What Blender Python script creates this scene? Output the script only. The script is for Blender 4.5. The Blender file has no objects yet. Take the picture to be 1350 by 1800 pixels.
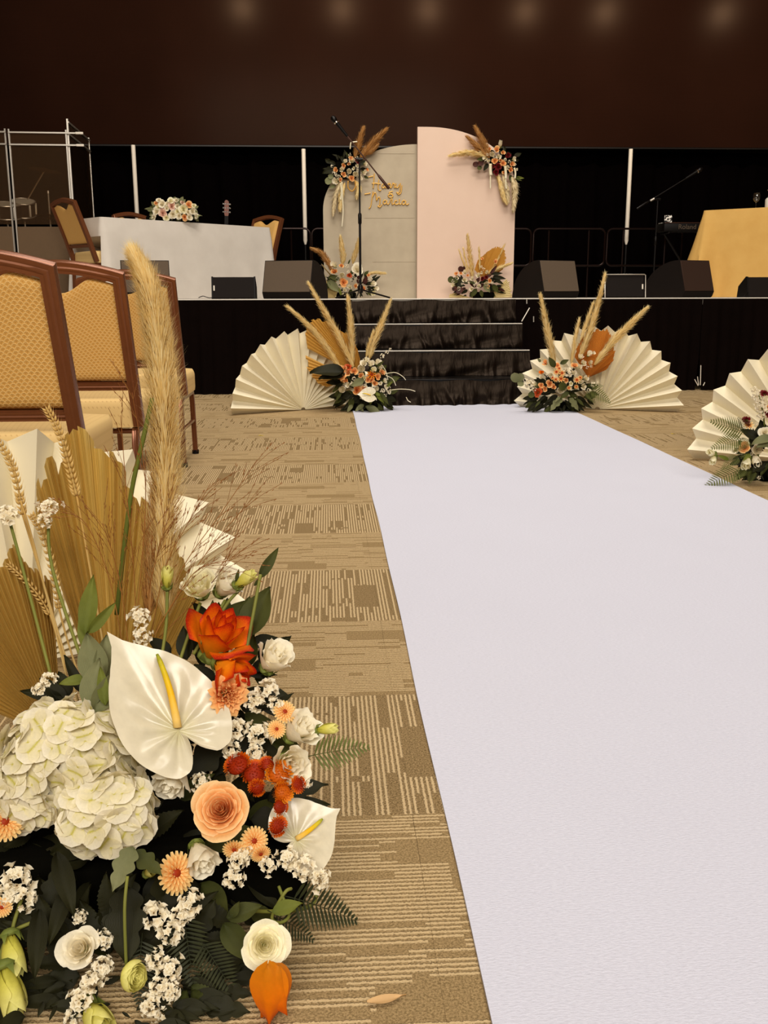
import bpy, bmesh, math, random
import numpy as np
from mathutils import Vector, Matrix, Euler

SC = bpy.context.scene
COL = SC.collection
PI = math.pi
R_ = math.radians

# ------------------------------------------------------------------ camera
FPX, CX, CY = 1700.0, 675.0, 900.0
CAM = Vector((0, 0, .85))
_p = math.atan(378 / FPX)
_y = math.atan(99 * math.cos(_p) / FPX)
_r = .003
FW = Vector((math.sin(_y) * math.cos(_p), math.cos(_y) * math.cos(_p), -math.sin(_p)))
_R0 = Vector((math.cos(_y), -math.sin(_y), 0))
_U0 = _R0.cross(FW)
RT = _R0 * math.cos(_r) - _U0 * math.sin(_r)
UP = _U0 * math.cos(_r) + _R0 * math.sin(_r)
cam = bpy.data.cameras.new('camera')
cam.sensor_fit = 'HORIZONTAL'
cam.sensor_width = 36
cam.lens = 36 * FPX / 1350
cam.clip_start = .05
cob = bpy.data.objects.new('camera', cam)
COL.objects.link(cob)
cob.matrix_world = Matrix.Translation(CAM) @ Matrix((RT, UP, -FW)).transposed().to_4x4()
SC.camera = cob

# ------------------------------------------------------------------ light and exposure
SC.view_settings.view_transform = 'Standard'
SC.view_settings.look = 'None'
SC.view_settings.gamma = 1
SC.view_settings.use_curve_mapping = False
SC.view_settings.exposure = 0.0
w = bpy.data.worlds.new('world')
SC.world = w
w.use_nodes = True
w.node_tree.nodes['Background'].inputs[0].default_value = (1, .86, .68, 1)
w.node_tree.nodes['Background'].inputs[1].default_value = .05


def area(name, loc, aim, sx, sy, power, col):
    l = bpy.data.lights.new(name, 'AREA')
    l.shape = 'RECTANGLE'
    l.size, l.size_y = sx, sy
    l.energy = power
    l.color = col
    o = bpy.data.objects.new(name, l)
    COL.objects.link(o)
    o.location = loc
    d = Vector(aim) - Vector(loc)
    o.rotation_euler = d.to_track_quat('-Z', 'Y').to_euler()
    return o


WARM = (1, .94, .85)
area('ceiling_fill_panel', (.8, 6.6, 8.4), (.8, 6.9, 0), 5.0, 3.0, 330, WARM)
area('ceiling_fill_panel', (.2, -6.5, 6.2), (0, 4.0, .4), 8.0, 2.6, 1170, WARM)  # added front fill behind the camera, brightening upright surfaces
area('stage_wash_light', (.5, 3.4, 8.3), (.3, 9.8, 1.4), 5.0, .6, 400, WARM)
# row of small spotlights aimed at the LED wall: their blurred reflections show along its upper part
for _sx in (-1.36, .33, 1.81, 3.5, 4.9, 6.96):
    l = bpy.data.lights.new('wall_spotlight', 'SPOT')
    l.energy = 330
    l.color = (1, .8, .58)
    l.shadow_soft_size = .07
    l.spot_size = R_(56)
    l.spot_blend = .5
    o = bpy.data.objects.new('wall_spotlight', l)
    COL.objects.link(o)
    o.location = (_sx, 8.0, 5.66)
    o.rotation_euler = (R_(73), 0, 0)


# ------------------------------------------------------------------ helpers: pixels of the photograph to places in the room
def ray(px, py):
    return FW + RT * ((px - CX) / FPX) + UP * ((CY - py) / FPX)


def P(px, py, Y):
    d = ray(px, py)
    return CAM + d * (Y / d.y)


def G(px, py, z=0):
    d = ray(px, py)
    return CAM + d * ((z - CAM.z) / d.z)


def S(px, Y):
    return px * Y * 1.01 / FPX


def lin(c):
    def f(x):
        x /= 255
        return x / 12.92 if x <= .04045 else ((x + .055) / 1.055) ** 2.4
    return (f(c[0]), f(c[1]), f(c[2]), 1)


# ------------------------------------------------------------------ materials
class NT:
    def __init__(s, name):
        s.m = bpy.data.materials.new(name)
        s.m.use_nodes = True
        s.t = s.m.node_tree
        s.b = s.t.nodes['Principled BSDF']
        s.out = s.t.nodes['Material Output']

    def n(s, typ, props=None, **ins):
        nd = s.t.nodes.new(typ)
        for k, v in (props or {}).items():
            setattr(nd, k, v)
        for k, v in ins.items():
            key = int(k[1:]) if k[0] == 'i' and k[1:].isdigit() else k.replace('_', ' ')
            s.set(nd.inputs[key], v)
        return nd

    def set(s, sock, v):
        if isinstance(v, bpy.types.NodeSocket):
            s.t.links.new(v, sock)
        else:
            sock.default_value = v

    def mth(s, op, a, b=0.0, c=None):
        nd = s.n('ShaderNodeMath', {'operation': op}, i0=a, i1=b)
        if c is not None:
            s.set(nd.inputs[2], c)
        return nd.outputs[0]

    def mix(s, f, a, b, mode='MIX'):
        nd = s.n('ShaderNodeMix', {'data_type': 'RGBA', 'blend_type': mode})
        s.set(nd.inputs[0], f)
        s.set(nd.inputs[6], a)
        s.set(nd.inputs[7], b)
        return nd.outputs[2]

    def ramp(s, f, stops, interp='LINEAR'):
        nd = s.n('ShaderNodeValToRGB')
        e = nd.color_ramp.elements
        nd.color_ramp.interpolation = interp
        while len(e) < len(stops):
            e.new(.5)
        for i, (p, c) in enumerate(stops):
            e[i].position = p
            e[i].color = c if len(c) == 4 else lin(c)
        s.set(nd.inputs[0], f)
        return nd.outputs[0]

    def noise(s, scale, vec=None, detail=3, rough=.5):
        nd = s.n('ShaderNodeTexNoise', Scale=scale, Detail=detail, Roughness=rough)
        if vec is not None:
            s.set(nd.inputs['Vector'], vec)
        return nd.outputs[0]

    def bump(s, h, strength=.3, dist=.002):
        nd = s.n('ShaderNodeBump', Strength=strength, Distance=dist, Height=h)
        s.set(s.b.inputs['Normal'], nd.outputs[0])
        return nd.outputs[0]

    def obj(s):
        return s.n('ShaderNodeTexCoord').outputs['Object']

    def uv(s):
        return s.n('ShaderNodeTexCoord').outputs['UV']

    def pos(s):
        return s.n('ShaderNodeNewGeometry').outputs['Position']

    def xyz(s, v):
        return s.n('ShaderNodeSeparateXYZ', i0=v).outputs

    def vec(s, x, y, z=0.0):
        return s.n('ShaderNodeCombineXYZ', i0=x, i1=y, i2=z).outputs[0]


MATS = {}


def pm(name, col, rough=.5, metal=0, var=.12, vs=25, bump=0, bs=200, bd=.001, spec=.5, col2=None):
    """a plain material with slow colour variation and fine relief"""
    t = NT(name)
    o = t.obj()
    c1 = lin(col)
    c2 = lin(col2) if col2 else tuple(x * (1 - var) for x in c1[:3]) + (1,)
    c = t.mix(t.noise(vs, o), c2, c1)
    t.set(t.b.inputs['Base Color'], c)
    t.b.inputs['Roughness'].default_value = rough
    t.b.inputs['Metallic'].default_value = metal
    t.b.inputs['Specular IOR Level'].default_value = spec
    if bump:
        t.bump(t.noise(bs, o), bump, bd)
    MATS[name] = t.m
    return t.m


def petal(name, stops, rough=.55, tr=.3, veins=0, spec=.2):
    """petal or leaf: colour runs from base (0) to rim (1) along the UV's v; a share of light comes through"""
    t = NT(name)
    u = t.xyz(t.uv())
    n = t.noise(40, t.obj(), 2)
    v = t.mth('ADD', u[1], t.mth('MULTIPLY', t.mth('SUBTRACT', n, .5), .18))
    c = t.ramp(v, stops)
    nd = t.n('ShaderNodeHueSaturation', Value=t.mth('ADD', .88, t.mth('MULTIPLY', t.noise(9, t.obj(), 2), .24)), Color=c)
    c = nd.outputs[0]
    t.set(t.b.inputs['Base Color'], c)
    t.b.inputs['Roughness'].default_value = rough
    t.b.inputs['Specular IOR Level'].default_value = spec
    if veins:
        vv = t.n('ShaderNodeTexWave', {'wave_type': 'BANDS', 'bands_direction': 'X'}, Vector=t.vec(u[0], t.mth('MULTIPLY', u[1], .3)), Scale=veins, Distortion=1.5)
        t.bump(vv.outputs[1], .25, .001)
    tl = t.n('ShaderNodeBsdfTranslucent', Color=c)
    mx = t.n('ShaderNodeMixShader', i0=tr)
    t.t.links.new(t.b.outputs[0], mx.inputs[1])
    t.t.links.new(tl.outputs[0], mx.inputs[2])
    t.t.links.new(mx.outputs[0], t.out.inputs[0])
    MATS[name] = t.m
    return t.m


petal('rose_orange', [(0, (240, 150, 26)), (.68, (242, 136, 12)), (.86, (228, 92, 8)), (.95, (190, 44, 8)), (1, (160, 30, 8))])
petal('rose_peach', [(0, (206, 92, 30)), (.35, (232, 146, 76)), (.8, (242, 180, 112)), (1, (250, 212, 156))])  # darker base puts shading between the petals into the colour
petal('rose_white', [(0, (232, 216, 150)), (.3, (243, 231, 198)), (1, (249, 241, 218))])
petal('rose_cream', [(0, (240, 230, 160)), (.4, (247, 238, 192)), (1, (250, 244, 214))])
petal('rose_green', [(0, (178, 170, 50)), (.5, (216, 208, 92)), (1, (232, 226, 140))])
petal('rose_pink', [(0, (226, 180, 150)), (1, (246, 210, 190))])
petal('carnation', [(0, (190, 60, 20)), (.5, (236, 142, 72)), (1, (250, 196, 128))])
petal('carnation_red', [(0, (120, 30, 10)), (.6, (190, 70, 26)), (1, (216, 100, 50))])
petal('hydrangea', [(0, (200, 190, 60)), (.14, (232, 222, 180)), (1, (243, 235, 213))], tr=.35)
petal('statice', [(0, (176, 130, 70)), (.16, (238, 224, 190)), (1, (249, 241, 218))])
petal('mum_red', [(0, (130, 20, 4)), (.5, (182, 54, 6)), (1, (232, 124, 18))])
petal('mum_orange', [(0, (190, 70, 6)), (.6, (226, 124, 14)), (1, (240, 160, 36))])
petal('daisy', [(0, (186, 40, 10)), (.28, (222, 96, 28)), (.5, (240, 168, 84)), (1, (250, 218, 150))])
petal('daisy_centre', [(0, (150, 26, 10)), (1, (176, 60, 16))])
petal('dark_red', [(0, (60, 6, 10)), (1, (112, 16, 20))])
petal('tulip', [(0, (214, 130, 20)), (.5, (240, 132, 12)), (1, (226, 96, 8))], rough=.4)
petal('spathe', [(0, (204, 196, 150)), (.4, (208, 198, 170)), (1, (218, 208, 182))], rough=.25, tr=.12, spec=.45, veins=6)
petal('spadix', [(0, (226, 190, 110)), (.45, (232, 180, 24)), (.8, (198, 178, 30)), (1, (132, 140, 40))], tr=0)
petal('calyx', [(0, (88, 100, 42)), (1, (130, 136, 60))], tr=.1)
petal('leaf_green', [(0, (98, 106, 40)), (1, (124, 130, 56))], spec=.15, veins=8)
petal('leaf_grey', [(0, (112, 114, 76)), (1, (138, 138, 98))], spec=.15, veins=6)
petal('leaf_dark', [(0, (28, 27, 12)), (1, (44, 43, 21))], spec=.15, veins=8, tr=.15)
petal('leaf_mid', [(0, (54, 58, 24)), (1, (80, 82, 38))], spec=.15, veins=8, tr=.2)
petal('leaf_bronze', [(0, (50, 20, 14)), (1, (74, 34, 22))], tr=.1)
petal('fern', [(0, (78, 84, 36)), (1, (112, 116, 58))], tr=.25)
petal('fern_dark', [(0, (36, 40, 18)), (1, (54, 56, 28))], tr=.2)
petal('wheat', [(0, (196, 154, 80)), (1, (234, 202, 132))], tr=.2)
petal('pampas', [(0, (222, 188, 114)), (.5, (240, 214, 146)), (1, (250, 238, 194))], rough=.8, tr=.35, spec=.1)
petal('pampas_brown', [(0, (166, 112, 56)), (.6, (200, 148, 84)), (1, (226, 186, 128))], rough=.8, tr=.3, spec=.1)
petal('pampas_cream', [(0, (214, 190, 140)), (1, (240, 226, 190))], rough=.8, tr=.3, spec=.1)
petal('panicum', [(0, (150, 104, 48)), (1, (128, 74, 32))], tr=0)
petal('stem', [(0, (100, 104, 42)), (1, (120, 120, 52))], tr=0)
petal('stem_dark', [(0, (40, 46, 20)), (1, (56, 60, 28))], tr=0)
petal('amaranth', [(0, (232, 220, 184)), (1, (244, 236, 210))], tr=.2)


def palm_mat(name, a, b, c):
    t = NT(name)
    u = t.xyz(t.uv())
    st = t.noise(1.0, t.vec(t.mth('MULTIPLY', u[0], 26), t.mth('MULTIPLY', u[1], 1.2), t.n('ShaderNodeObjectInfo').outputs['Random']), 4, .6)
    col = t.ramp(st, [(.3, a), (.5, b), (.68, c)])
    t.set(t.b.inputs['Base Color'], col)
    t.b.inputs['Roughness'].default_value = .6
    t.bump(st, .5, .002)
    tl = t.n('ShaderNodeBsdfTranslucent', Color=col)
    mx = t.n('ShaderNodeMixShader', i0=.22)
    t.t.links.new(t.b.outputs[0], mx.inputs[1])
    t.t.links.new(tl.outputs[0], mx.inputs[2])
    t.t.links.new(mx.outputs[0], t.out.inputs[0])
    MATS[name] = t.m


palm_mat('palm_near', (140, 102, 40), (216, 180, 88), (242, 214, 134))
palm_mat('palm_ochre', (176, 122, 40), (212, 160, 66), (230, 184, 96))
palm_mat('palm_orange', (176, 100, 26), (224, 150, 56), (238, 182, 92))
palm_mat('palm_cream', (206, 182, 120), (224, 204, 146), (236, 220, 170))


def paper():
    t = NT('fan_paper')
    o = t.obj()
    c = t.mix(t.noise(6, o), lin((238, 227, 194)), lin((247, 238, 212)))
    t.set(t.b.inputs['Base Color'], c)
    t.b.inputs['Roughness'].default_value = .75
    t.bump(t.noise(160, o), .15, .0006)
    tl = t.n('ShaderNodeBsdfTranslucent', Color=c)
    mx = t.n('ShaderNodeMixShader', i0=.12)
    t.t.links.new(t.b.outputs[0], mx.inputs[1])
    t.t.links.new(tl.outputs[0], mx.inputs[2])
    t.t.links.new(mx.outputs[0], t.out.inputs[0])
    MATS['fan_paper'] = t.m


paper()


def carpet():
    t = NT('carpet')
    p = t.xyz(t.pos())
    row = t.mth('FLOOR', t.mth('DIVIDE', t.mth('SUBTRACT', p[1], 1.475), .5))
    par = t.mth('ABSOLUTE', t.mth('MODULO', row, 2.0))
    ipar = t.mth('SUBTRACT', 1.0, par)
    u = t.mth('ADD', t.mth('MULTIPLY', p[1], ipar), t.mth('MULTIPLY', p[0], par))
    v = t.mth('ADD', t.mth('MULTIPLY', p[0], ipar), t.mth('MULTIPLY', p[1], par))
    br = t.n('ShaderNodeTexBrick', {'offset': .37, 'squash': .6, 'squash_frequency': 3}, Vector=t.vec(t.mth('ADD', u, t.mth('MULTIPLY', row, .173)), v),
             Color1=(0, 0, 0, 1), Color2=(1, 1, 1, 1), Scale=1.0, Mortar_Size=.0, Brick_Width=.21, Row_Height=.0665)
    r1 = t.n('ShaderNodeRGBToBW', i0=br.outputs[0]).outputs[0]
    q = t.mth('DIVIDE', v, .0095)
    idx = t.mth('FLOOR', q)
    seg = t.mth('FLOOR', t.mth('ADD', t.mth('DIVIDE', u, .16), t.mth('MULTIPLY', r1, 7.3)))
    wn = t.n('ShaderNodeTexWhiteNoise', {'noise_dimensions': '2D'}, Vector=t.vec(idx, seg)).outputs[0]
    on = t.mth('GREATER_THAN', wn, .19)
    plain = t.mth('GREATER_THAN', r1, .07)
    tri = t.mth('MULTIPLY', t.mth('ABSOLUTE', t.mth('SUBTRACT', t.mth('FRACT', q), .5)), 2.0)
    wob = t.mth('MULTIPLY', t.mth('SUBTRACT', t.noise(260, t.pos(), 3), .5), 1.7)
    ln = t.n('ShaderNodeMapRange', {'interpolation_type': 'SMOOTHSTEP'}, i0=t.mth('ADD', tri, wob), i1=.78, i2=.36, i3=0.0, i4=1.0).outputs[0]
    L = t.mth('MULTIPLY', t.mth('MULTIPLY', ln, on), plain)
    sp = t.noise(300, t.pos(), 3, .75)
    base = t.mix(t.ramp(sp, [(.38, (0, 0, 0)), (.62, (255, 255, 255))]), lin((92, 73, 44)), lin((164, 138, 98)))
    lite = t.mix(sp, lin((178, 152, 110)), lin((216, 190, 148)))
    c = t.mix(L, base, lite)
    # viewing-angle lightening put into the colour of tiles with lines running across
    c = t.mix(t.mth('MULTIPLY', par, .18), c, lin((186, 158, 112)))
    t.set(t.b.inputs['Base Color'], c)
    t.b.inputs['Roughness'].default_value = .95
    t.b.inputs['Specular IOR Level'].default_value = .1
    h = t.mth('ADD', L, t.mth('MULTIPLY', sp, .7))
    t.bump(h, .8, .003)
    MATS['carpet'] = t.m


carpet()


def felt():
    t = NT('felt')
    o = t.pos()
    x = t.xyz(o)
    fib = t.noise(1.0, t.vec(t.mth('MULTIPLY', x[0], 120), t.mth('MULTIPLY', x[1], 300)), 5, .65)
    big = t.noise(2.2, o, 3)
    c = t.mix(fib, lin((186, 186, 199)), lin((222, 223, 237)))
    c = t.mix(t.mth('MULTIPLY', big, .25), c, lin((194, 193, 206)))
    t.set(t.b.inputs['Base Color'], c)
    t.b.inputs['Roughness'].default_value = 1
    t.b.inputs['Specular IOR Level'].default_value = .05
    t.bump(fib, .55, .003)
    MATS['felt'] = t.m


felt()


def scales():
    """chair fabric: rows of small fish-scale arcs woven in a lighter thread"""
    t = NT('scale_fabric')
    u = t.xyz(t.uv())
    pz = .0175
    a = t.mth('DIVIDE', u[1], pz * .62)
    r = t.mth('FLOOR', a)
    fx = t.mth('FRACT', t.mth('ADD', t.mth('DIVIDE', u[0], pz), t.mth('MULTIPLY', t.mth('MODULO', r, 2.0), .5)))
    fy = t.mth('FRACT', a)
    dx = t.mth('SUBTRACT', fx, .5)
    dy = t.mth('MULTIPLY', fy, .62)
    d = t.mth('SQRT', t.mth('ADD', t.mth('MULTIPLY', dx, dx), t.mth('MULTIPLY', dy, dy)))
    ring = t.mth('ABSOLUTE', t.mth('SUBTRACT', d, .44))
    m = t.n('ShaderNodeMapRange', {'interpolation_type': 'SMOOTHSTEP'}, i0=ring, i1=.14, i2=.03, i3=0.0, i4=1.0).outputs[0]
    dot = t.n('ShaderNodeMapRange', {'interpolation_type': 'SMOOTHSTEP'}, i0=d, i1=.12, i2=.04, i3=0.0, i4=1.0).outputs[0]
    nz = t.noise(500, t.uv(), 2)
    c = t.mix(nz, lin((196, 142, 62)), lin((218, 166, 86)))
    c = t.mix(t.mth('MULTIPLY', m, .55), c, lin((240, 204, 136)))
    c = t.mix(t.mth('MULTIPLY', dot, .5), c, lin((120, 78, 26)))
    t.set(t.b.inputs['Base Color'], c)
    t.b.inputs['Roughness'].default_value = .8
    t.bump(t.mth('SUBTRACT', m, dot), .5, .002)
    MATS['scale_fabric'] = t.m
    # the seat: a paler dotted weave
    t = NT('seat_fabric')
    u = t.xyz(t.obj())
    fx = t.mth('SUBTRACT', t.mth('FRACT', t.mth('DIVIDE', t.mth('ADD', u[0], t.mth('MULTIPLY', u[2], .5)), .016)), .5)
    fy = t.mth('SUBTRACT', t.mth('FRACT', t.mth('DIVIDE', t.mth('ADD', u[1], t.mth('MULTIPLY', u[2], .5)), .016)), .5)
    d = t.mth('SQRT', t.mth('ADD', t.mth('MULTIPLY', fx, fx), t.mth('MULTIPLY', fy, fy)))
    m = t.n('ShaderNodeMapRange', {'interpolation_type': 'SMOOTHSTEP'}, i0=d, i1=.2, i2=.1, i3=0.0, i4=1.0).outputs[0]
    c = t.mix(t.mth('MULTIPLY', m, .45), lin((222, 188, 124)), lin((176, 130, 70)))
    t.set(t.b.inputs['Base Color'], c)
    t.b.inputs['Roughness'].default_value = .8
    t.bump(t.noise(400, t.obj(), 2), .3, .001)
    MATS['seat_fabric'] = t.m


scales()


def cloth_mat(name, a, b, bumps=.25, wr=30, rough=.85, spec=.2):
    t = NT(name)
    o = t.obj()
    c = t.mix(t.noise(7, o), lin(a), lin(b))
    t.set(t.b.inputs['Base Color'], c)
    t.b.inputs['Roughness'].default_value = rough
    t.b.inputs['Specular IOR Level'].default_value = spec
    x = t.xyz(o)
    h = t.mth('ADD', t.noise(wr, o, 3), t.mth('MULTIPLY', t.noise(500, o, 2), .25))
    t.bump(h, bumps, .004)
    MATS[name] = t.m


cloth_mat('white_cloth', (200, 191, 180), (214, 206, 195))
cloth_mat('gold_cloth', (204, 158, 84), (218, 176, 102))
cloth_mat('black_skirt', (9, 5, 4), (15, 8, 6), .3, 60, .9, .02)
cloth_mat('black_curtain', (3, 2, 2), (5, 3, 3), .2, 20, .95, .0)
cloth_mat('grey_velvet', (166, 152, 130), (188, 174, 150), .3, 18)
cloth_mat('pink_panel', (214, 186, 166), (220, 193, 174), .1, 14)


def satin():
    t = NT('black_satin')
    o = t.obj()
    x = t.xyz(o)
    t.set(t.b.inputs['Base Color'], t.mix(t.noise(8, o), lin((7, 4, 3)), lin((12, 7, 5))))
    t.b.inputs['Roughness'].default_value = .42
    t.b.inputs['Specular IOR Level'].default_value = .16
    t.b.inputs['Specular Tint'].default_value = (1, .72, .52, 1)
    h = t.noise(1.0, t.vec(t.mth('MULTIPLY', x[0], 26), t.mth('MULTIPLY', x[1], 12), t.mth('MULTIPLY', x[2], 6)), 3)
    t.bump(h, .35, .02)
    MATS['black_satin'] = t.m


satin()
pm('brown_metal', (126, 74, 44), .3, .45, .2, 40)
pm('dark_metal', (34, 18, 12), .3, .7, .2, 40)
pm('black_metal', (18, 14, 12), .35, .6)
pm('boom_brown', (70, 40, 26), .4, .4)
pm('chrome', (210, 205, 198), .12, 1)
pm('aluminium', (190, 182, 170), .35, .8)
pm('speaker_black', (26, 20, 17), .7, 0, .2, 60, .3, 300, .001, .12)
pm('speaker_face', (92, 78, 64), .75, 0, .1, 60, .4, 500, .001, .12)
pm('speaker_face_dark', (54, 38, 30), .75, 0, .1, 60, .4, 500, .001, .12)
pm('white_paint', (226, 216, 200), .5)
pm('wall_paint', (120, 96, 70), .8)
pm('dark_wall', (20, 14, 11), .8)
pm('ceiling_paint', (150, 130, 104), .9)
pm('deck', (190, 180, 166), .6)
pm('lit_white', (236, 228, 214), .45)
pm('gold_letter', (226, 176, 84), .35, .3)
pm('foam', (10, 9, 5), .95, 0, .3, 60, .5, 80, .002, .03)
pm('black_plastic', (14, 10, 8), .5, spec=.15)
pm('wood_red', (120, 56, 26), .35, 0, .3, 8)
pm('drum_wrap', (60, 48, 40), .3, .2)
pm('drum_skin', (226, 220, 206), .5)
pm('baffle', (96, 74, 50), .9, 0, .15, 30, .4, 120)
pm('brass', (190, 150, 70), .25, 1)
pm('porcelain', (232, 224, 210), .3)
pm('dry_petal', (206, 164, 108), .6, 0, .25, 60)
pm('confetti', (220, 190, 60), .6)


def glassmat():
    t = NT('acrylic')
    gl = t.n('ShaderNodeBsdfGlossy', Roughness=.03, Color=(1, .95, .88, 1))
    tr = t.n('ShaderNodeBsdfTransparent', Color=(.8, .74, .66, 1))
    df = t.n('ShaderNodeBsdfDiffuse', Color=lin((120, 88, 58)))  # brown diffuse share stands for warm light reflected in the sheet
    fr = t.n('ShaderNodeFresnel', IOR=1.5)
    m1 = t.n('ShaderNodeMixShader', i0=.10)
    t.t.links.new(tr.outputs[0], m1.inputs[1])
    t.t.links.new(df.outputs[0], m1.inputs[2])
    m2 = t.n('ShaderNodeMixShader', i0=fr.outputs[0])
    t.t.links.new(m1.outputs[0], m2.inputs[1])
    t.t.links.new(gl.outputs[0], m2.inputs[2])
    t.t.links.new(m2.outputs[0], t.out.inputs[0])
    MATS['acrylic'] = t.m
    t = NT('clear_glass')
    t.b.inputs['Transmission Weight'].default_value = 1
    t.b.inputs['Roughness'].default_value = .02
    t.b.inputs['Base Color'].default_value = (.95, .93, .9, 1)
    MATS['clear_glass'] = t.m
    t = NT('led_surface')
    p = t.xyz(t.pos())
    n = t.noise(1.3, t.pos(), 2)
    # pixel pitch of the LED tiles
    gx = t.mth('ABSOLUTE', t.mth('SUBTRACT', t.mth('FRACT', t.mth('DIVIDE', p[0], .016)), .5))
    gz = t.mth('ABSOLUTE', t.mth('SUBTRACT', t.mth('FRACT', t.mth('DIVIDE', p[2], .016)), .5))
    g = t.mth('MAXIMUM', gx, gz)
    c = t.mix(n, lin((30, 15, 9)), lin((38, 20, 13)))
    c = t.mix(t.mth('MULTIPLY', t.mth('GREATER_THAN', g, .42), .35), c, lin((12, 8, 6)))
    t.set(t.b.inputs['Base Color'], c)
    t.b.inputs['Roughness'].default_value = .17
    t.b.inputs['Specular IOR Level'].default_value = .012
    t.b.inputs['Specular Tint'].default_value = (1, .72, .52, 1)
    MATS['led_surface'] = t.m


glassmat()


# ------------------------------------------------------------------ mesh helpers
class MB:
    """collects shapes into one mesh"""

    def __init__(s):
        s.v, s.f, s.uvs, s.mi, s.cur = [], [], [], [], 0

    def add(s, V, Fc, UV=None, T=None):
        o = len(s.v)
        if T is not None:
            V = [T @ Vector(p) for p in V]
        s.v.extend([tuple(p) for p in V])
        s.f.extend([tuple(i + o for i in q) for q in Fc])
        s.uvs.extend(UV if UV is not None else [(0, 0)] * len(V))
        s.mi.extend([s.cur] * len(Fc))
        return s

    def box(s, c, d, rot=None, bev=0, seg=1):
        bm = bmesh.new()
        bmesh.ops.create_cube(bm, size=1)
        bmesh.ops.scale(bm, vec=d, verts=bm.verts)
        if bev:
            bmesh.ops.bevel(bm, geom=list(bm.edges), offset=bev, segments=seg, affect='EDGES', profile=.5)
        T = Matrix.Translation(c) @ (rot.to_4x4() if rot is not None else Matrix.Identity(4))
        bm.verts.index_update()
        s.add([T @ v.co for v in bm.verts], [[v.index for v in f.verts] for f in bm.faces])
        bm.free()
        return s

    def tube(s, pts, r, n=8, cap=True, closed=False):
        pts = [Vector(p) for p in pts]
        m = len(pts)
        rr = list(r) if hasattr(r, '__len__') else [r] * m
        V, UV = [], []
        a = None
        for i, p in enumerate(pts):
            if closed:
                t = pts[(i + 1) % m] - pts[i - 1]
            else:
                t = pts[min(i + 1, m - 1)] - pts[max(i - 1, 0)]
            t = t.normalized() if t.length > 1e-9 else Vector((0, 0, 1))
            if a is None:
                a = t.orthogonal().normalized()
            a = (a - t * a.dot(t))
            a = a.normalized() if a.length > 1e-6 else t.orthogonal().normalized()
            b = t.cross(a)
            for k in range(n):
                th = 2 * PI * k / n
                V.append(p + (a * math.cos(th) + b * math.sin(th)) * rr[i])
                UV.append((k / n, i / max(1, m - 1)))
        Fc = []
        for i in range(m if closed else m - 1):
            j = (i + 1) % m
            for k in range(n):
                l = (k + 1) % n
                Fc.append((i * n + k, i * n + l, j * n + l, j * n + k))
        if cap and not closed:
            Fc.append(tuple(range(n - 1, -1, -1)))
            Fc.append(tuple((m - 1) * n + k for k in range(n)))
        return s.add(V, Fc, UV)

    def lathe(s, prof, n=24, T=None):
        V, UV, Fc = [], [], []
        m = len(prof)
        for i, (r, z) in enumerate(prof):
            for k in range(n):
                th = 2 * PI * k / n
                V.append(Vector((r * math.cos(th), r * math.sin(th), z)))
                UV.append((k / n, i / (m - 1)))
        for i in range(m - 1):
            for k in range(n):
                l = (k + 1) % n
                Fc.append((i * n + k, i * n + l, (i + 1) * n + l, (i + 1) * n + k))
        if prof[0][0] > 1e-5:
            Fc.append(tuple(range(n - 1, -1, -1)))
        if prof[-1][0] > 1e-5:
            Fc.append(tuple((m - 1) * n + k for k in range(n)))
        return s.add(V, Fc, UV, T)

    def sweep(s, prof, pts, ups, cap=True):
        """prof: closed 2D outline; pts: path; ups: the direction of the outline's y at each point"""
        pts = [Vector(p) for p in pts]
        m, n = len(pts), len(prof)
        V = []
        for i, p in enumerate(pts):
            t0 = (pts[i] - pts[i - 1]).normalized() if i else None
            t1 = (pts[i + 1] - pts[i]).normalized() if i < m - 1 else None
            t = (t0 + t1).normalized() if t0 and t1 else (t0 or t1)
            sc = 1.0
            if t0 and t1:
                sc = 1 / max(.5, t.dot(t0))
            u = Vector(ups[i] if isinstance(ups, list) else ups)
            u = (u - t * u.dot(t)).normalized()
            x = t.cross(u)
            for a, b in prof:
                V.append(p + x * (a * sc) + u * b)
        Fc = []
        for i in range(m - 1):
            for k in range(n):
                l = (k + 1) % n
                Fc.append((i * n + k, i * n + l, (i + 1) * n + l, (i + 1) * n + k))
        if cap:
            Fc.append(tuple(range(n - 1, -1, -1)))
            Fc.append(tuple((m - 1) * n + k for k in range(n)))
        return s.add(V, Fc)

    def grid(s, f, nu, nv, T=None, closed_u=False):
        V, UV, Fc = [], [], []
        for j in range(nv + 1):
            for i in range(nu + 1):
                u, v = i / nu, j / nv
                V.append(Vector(f(u, v)))
                UV.append((u, v))
        k = nu + 1
        for j in range(nv):
            for i in range(nu):
                Fc.append((j * k + i, j * k + i + 1, (j + 1) * k + i + 1, (j + 1) * k + i))
        return s.add(V, Fc, UV, T)

    def prism(s, poly, d0, d1, axis='Y'):
        n = len(poly)
        mk = (lambda a, b, d: (a, d, b)) if axis == 'Y' else ((lambda a, b, d: (d, a, b)) if axis == 'X' else (lambda a, b, d: (a, b, d)))
        V = [mk(a, b, d0) for a, b in poly] + [mk(a, b, d1) for a, b in poly]
        Fc = [tuple(range(n)), tuple(range(2 * n - 1, n - 1, -1))]
        for i in range(n):
            j = (i + 1) % n
            Fc.append((i, i + n, j + n, j))
        return s.add(V, Fc)

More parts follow.
